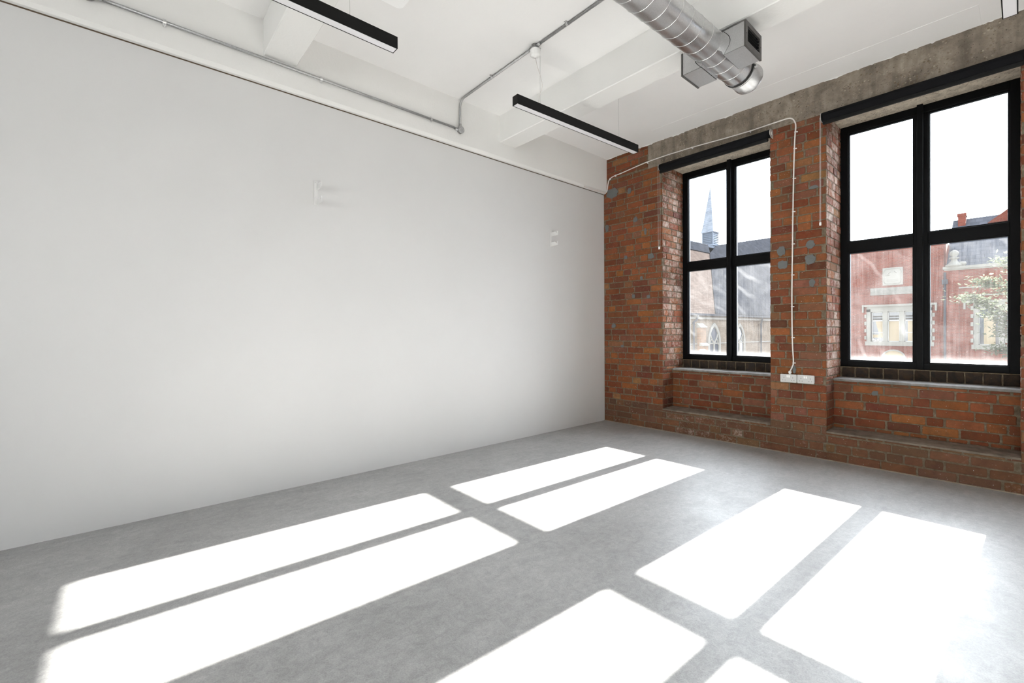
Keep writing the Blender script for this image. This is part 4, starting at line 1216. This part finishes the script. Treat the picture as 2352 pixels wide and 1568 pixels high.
for dr, nm in ((CN, CU), (-CU, CN), (CU, CN), (-CN, CU)):
    lv = MB()
    for k in range(7):
        zl = 8.58 + k * 0.145; c0 = tc + dr * 0.44 + Z3 * zl
        vs = [c0 + nm * a + dr * o + Z3 * z for a in (-0.36, 0.36) for (o, z) in ((0.0, 0.10), (0.05, 0.0), (0.058, 0.02), (0.0, 0.125))]
        lv.add(vs, [(0, 1, 5, 4), (1, 2, 6, 5), (2, 3, 7, 6), (3, 0, 4, 7), (0, 3, 2, 1), (4, 5, 6, 7)])
    lv.build('louvres', M['louvre'], be)
sp_ = MB(); frus(sp_, 0.56, 9.54, 0.54, 9.62); frus(sp_, 0.54, 9.62, 0.44, 10.10); frus(sp_, 0.44, 10.10, 0.015, 13.45)
so = sp_.build('spire', M['spire'], ch)
MB().tube([tc + Z3 * 13.4, tc + Z3 * 13.62], 0.02, 8).build('finial', M['iron'], so)

# ------------------------------------------------------------------ light
SKY_BASE, SKY_GLOW, SUN_E, EXPO = 0.9, 9.0, 33.0, 1.00
w = bpy.data.worlds.new('World'); bpy.context.scene.world = w; w.use_nodes = True
nt = w.node_tree; nt.nodes.clear()
o = nt.nodes.new('ShaderNodeOutputWorld'); bg = nt.nodes.new('ShaderNodeBackground'); nt.links.new(bg.outputs[0], o.inputs[0])
# hazy sky: pale blue overall, brightening in a wide aureole towards the sun
SUN = Vector((0.070, 1.80, 1.0)).normalized()
tc = nt.nodes.new('ShaderNodeTexCoord'); dp_ = nt.nodes.new('ShaderNodeVectorMath'); dp_.operation = 'DOT_PRODUCT'
nt.links.new(tc.outputs['Generated'], dp_.inputs[0]); dp_.inputs[1].default_value = SUN
mr = nt.nodes.new('ShaderNodeMapRange'); nt.links.new(dp_.outputs['Value'], mr.inputs[0]); mr.inputs[1].default_value = 0.35; mr.inputs[2].default_value = 1.0
pw = nt.nodes.new('ShaderNodeMath'); pw.operation = 'POWER'; nt.links.new(mr.outputs[0], pw.inputs[0]); pw.inputs[1].default_value = 2.0
ml = nt.nodes.new('ShaderNodeMath'); ml.operation = 'MULTIPLY_ADD'; nt.links.new(pw.outputs[0], ml.inputs[0]); ml.inputs[1].default_value = SKY_GLOW; ml.inputs[2].default_value = SKY_BASE
nr = nt.nodes.new('ShaderNodeMath'); nr.operation = 'POWER'; nt.links.new(mr.outputs[0], nr.inputs[0]); nr.inputs[1].default_value = 200.0     # tight bright haze close to the sun
m2 = nt.nodes.new('ShaderNodeMath'); m2.operation = 'MULTIPLY_ADD'; nt.links.new(nr.outputs[0], m2.inputs[0]); m2.inputs[1].default_value = 32.0; nt.links.new(ml.outputs[0], m2.inputs[2])
nt.links.new(m2.outputs[0], bg.inputs[1])
mx = nt.nodes.new('ShaderNodeMix'); mx.data_type = 'RGBA'; nt.links.new(pw.outputs[0], mx.inputs[0]); mx.inputs[6].default_value = (0.80, 0.88, 1.0, 1); mx.inputs[7].default_value = (0.89, 0.935, 1.0, 1)
nt.links.new(mx.outputs[2], bg.inputs[0])
sun = bpy.data.lights.new('sun', 'SUN'); sun.energy = SUN_E; sun.angle = math.radians(0.55); sun.color = (1.0, 0.965, 0.92)
so_ = bpy.data.objects.new('sun', sun); C.objects.link(so_)
so_.rotation_euler = Vector((0.070, 1.80, 1.0)).to_track_quat('Z', 'Y').to_euler(); so_.location = (2, 20, 14)

# ------------------------------------------------------------------ camera (level, small rise/fall shift)
cam = bpy.data.cameras.new('camera'); cam.sensor_width = 36; cam.sensor_fit = 'HORIZONTAL'
cam.lens = FPX / 2352 * 36; cam.shift_y = -(784 - CYP) / 2352; cam.clip_start = 0.05; cam.clip_end = 300
co_ = bpy.data.objects.new('camera', cam); C.objects.link(co_)
d = Vector((math.sin(YAW) * math.cos(PITCH), math.cos(YAW) * math.cos(PITCH), math.sin(PITCH)))
r = Vector((math.cos(YAW), -math.sin(YAW), 0)); u = r.cross(d)
r2 = r * math.cos(ROLL) + u * math.sin(ROLL); u2 = -r * math.sin(ROLL) + u * math.cos(ROLL)
m = Matrix((r2, u2, -d)).transposed().to_4x4(); m.translation = CAM
co_.matrix_world = m
sc_ = bpy.context.scene; sc_.camera = co_
sc_.view_settings.view_transform = 'Standard'; sc_.view_settings.look = 'None'; sc_.view_settings.gamma = 1.0; sc_.view_settings.use_curve_mapping = False
sc_.view_settings.exposure = EXPO
cy = sc_.cycles
cy.use_denoising = True; cy.max_bounces = 12; cy.diffuse_bounces = 7; cy.adaptive_threshold = 0.02; cy.glossy_bounces = 5; cy.transparent_max_bounces = 24; cy.transmission_bounces = 8
cy.sample_clamp_indirect = 12.0; cy.caustics_reflective = False; cy.caustics_refractive = False
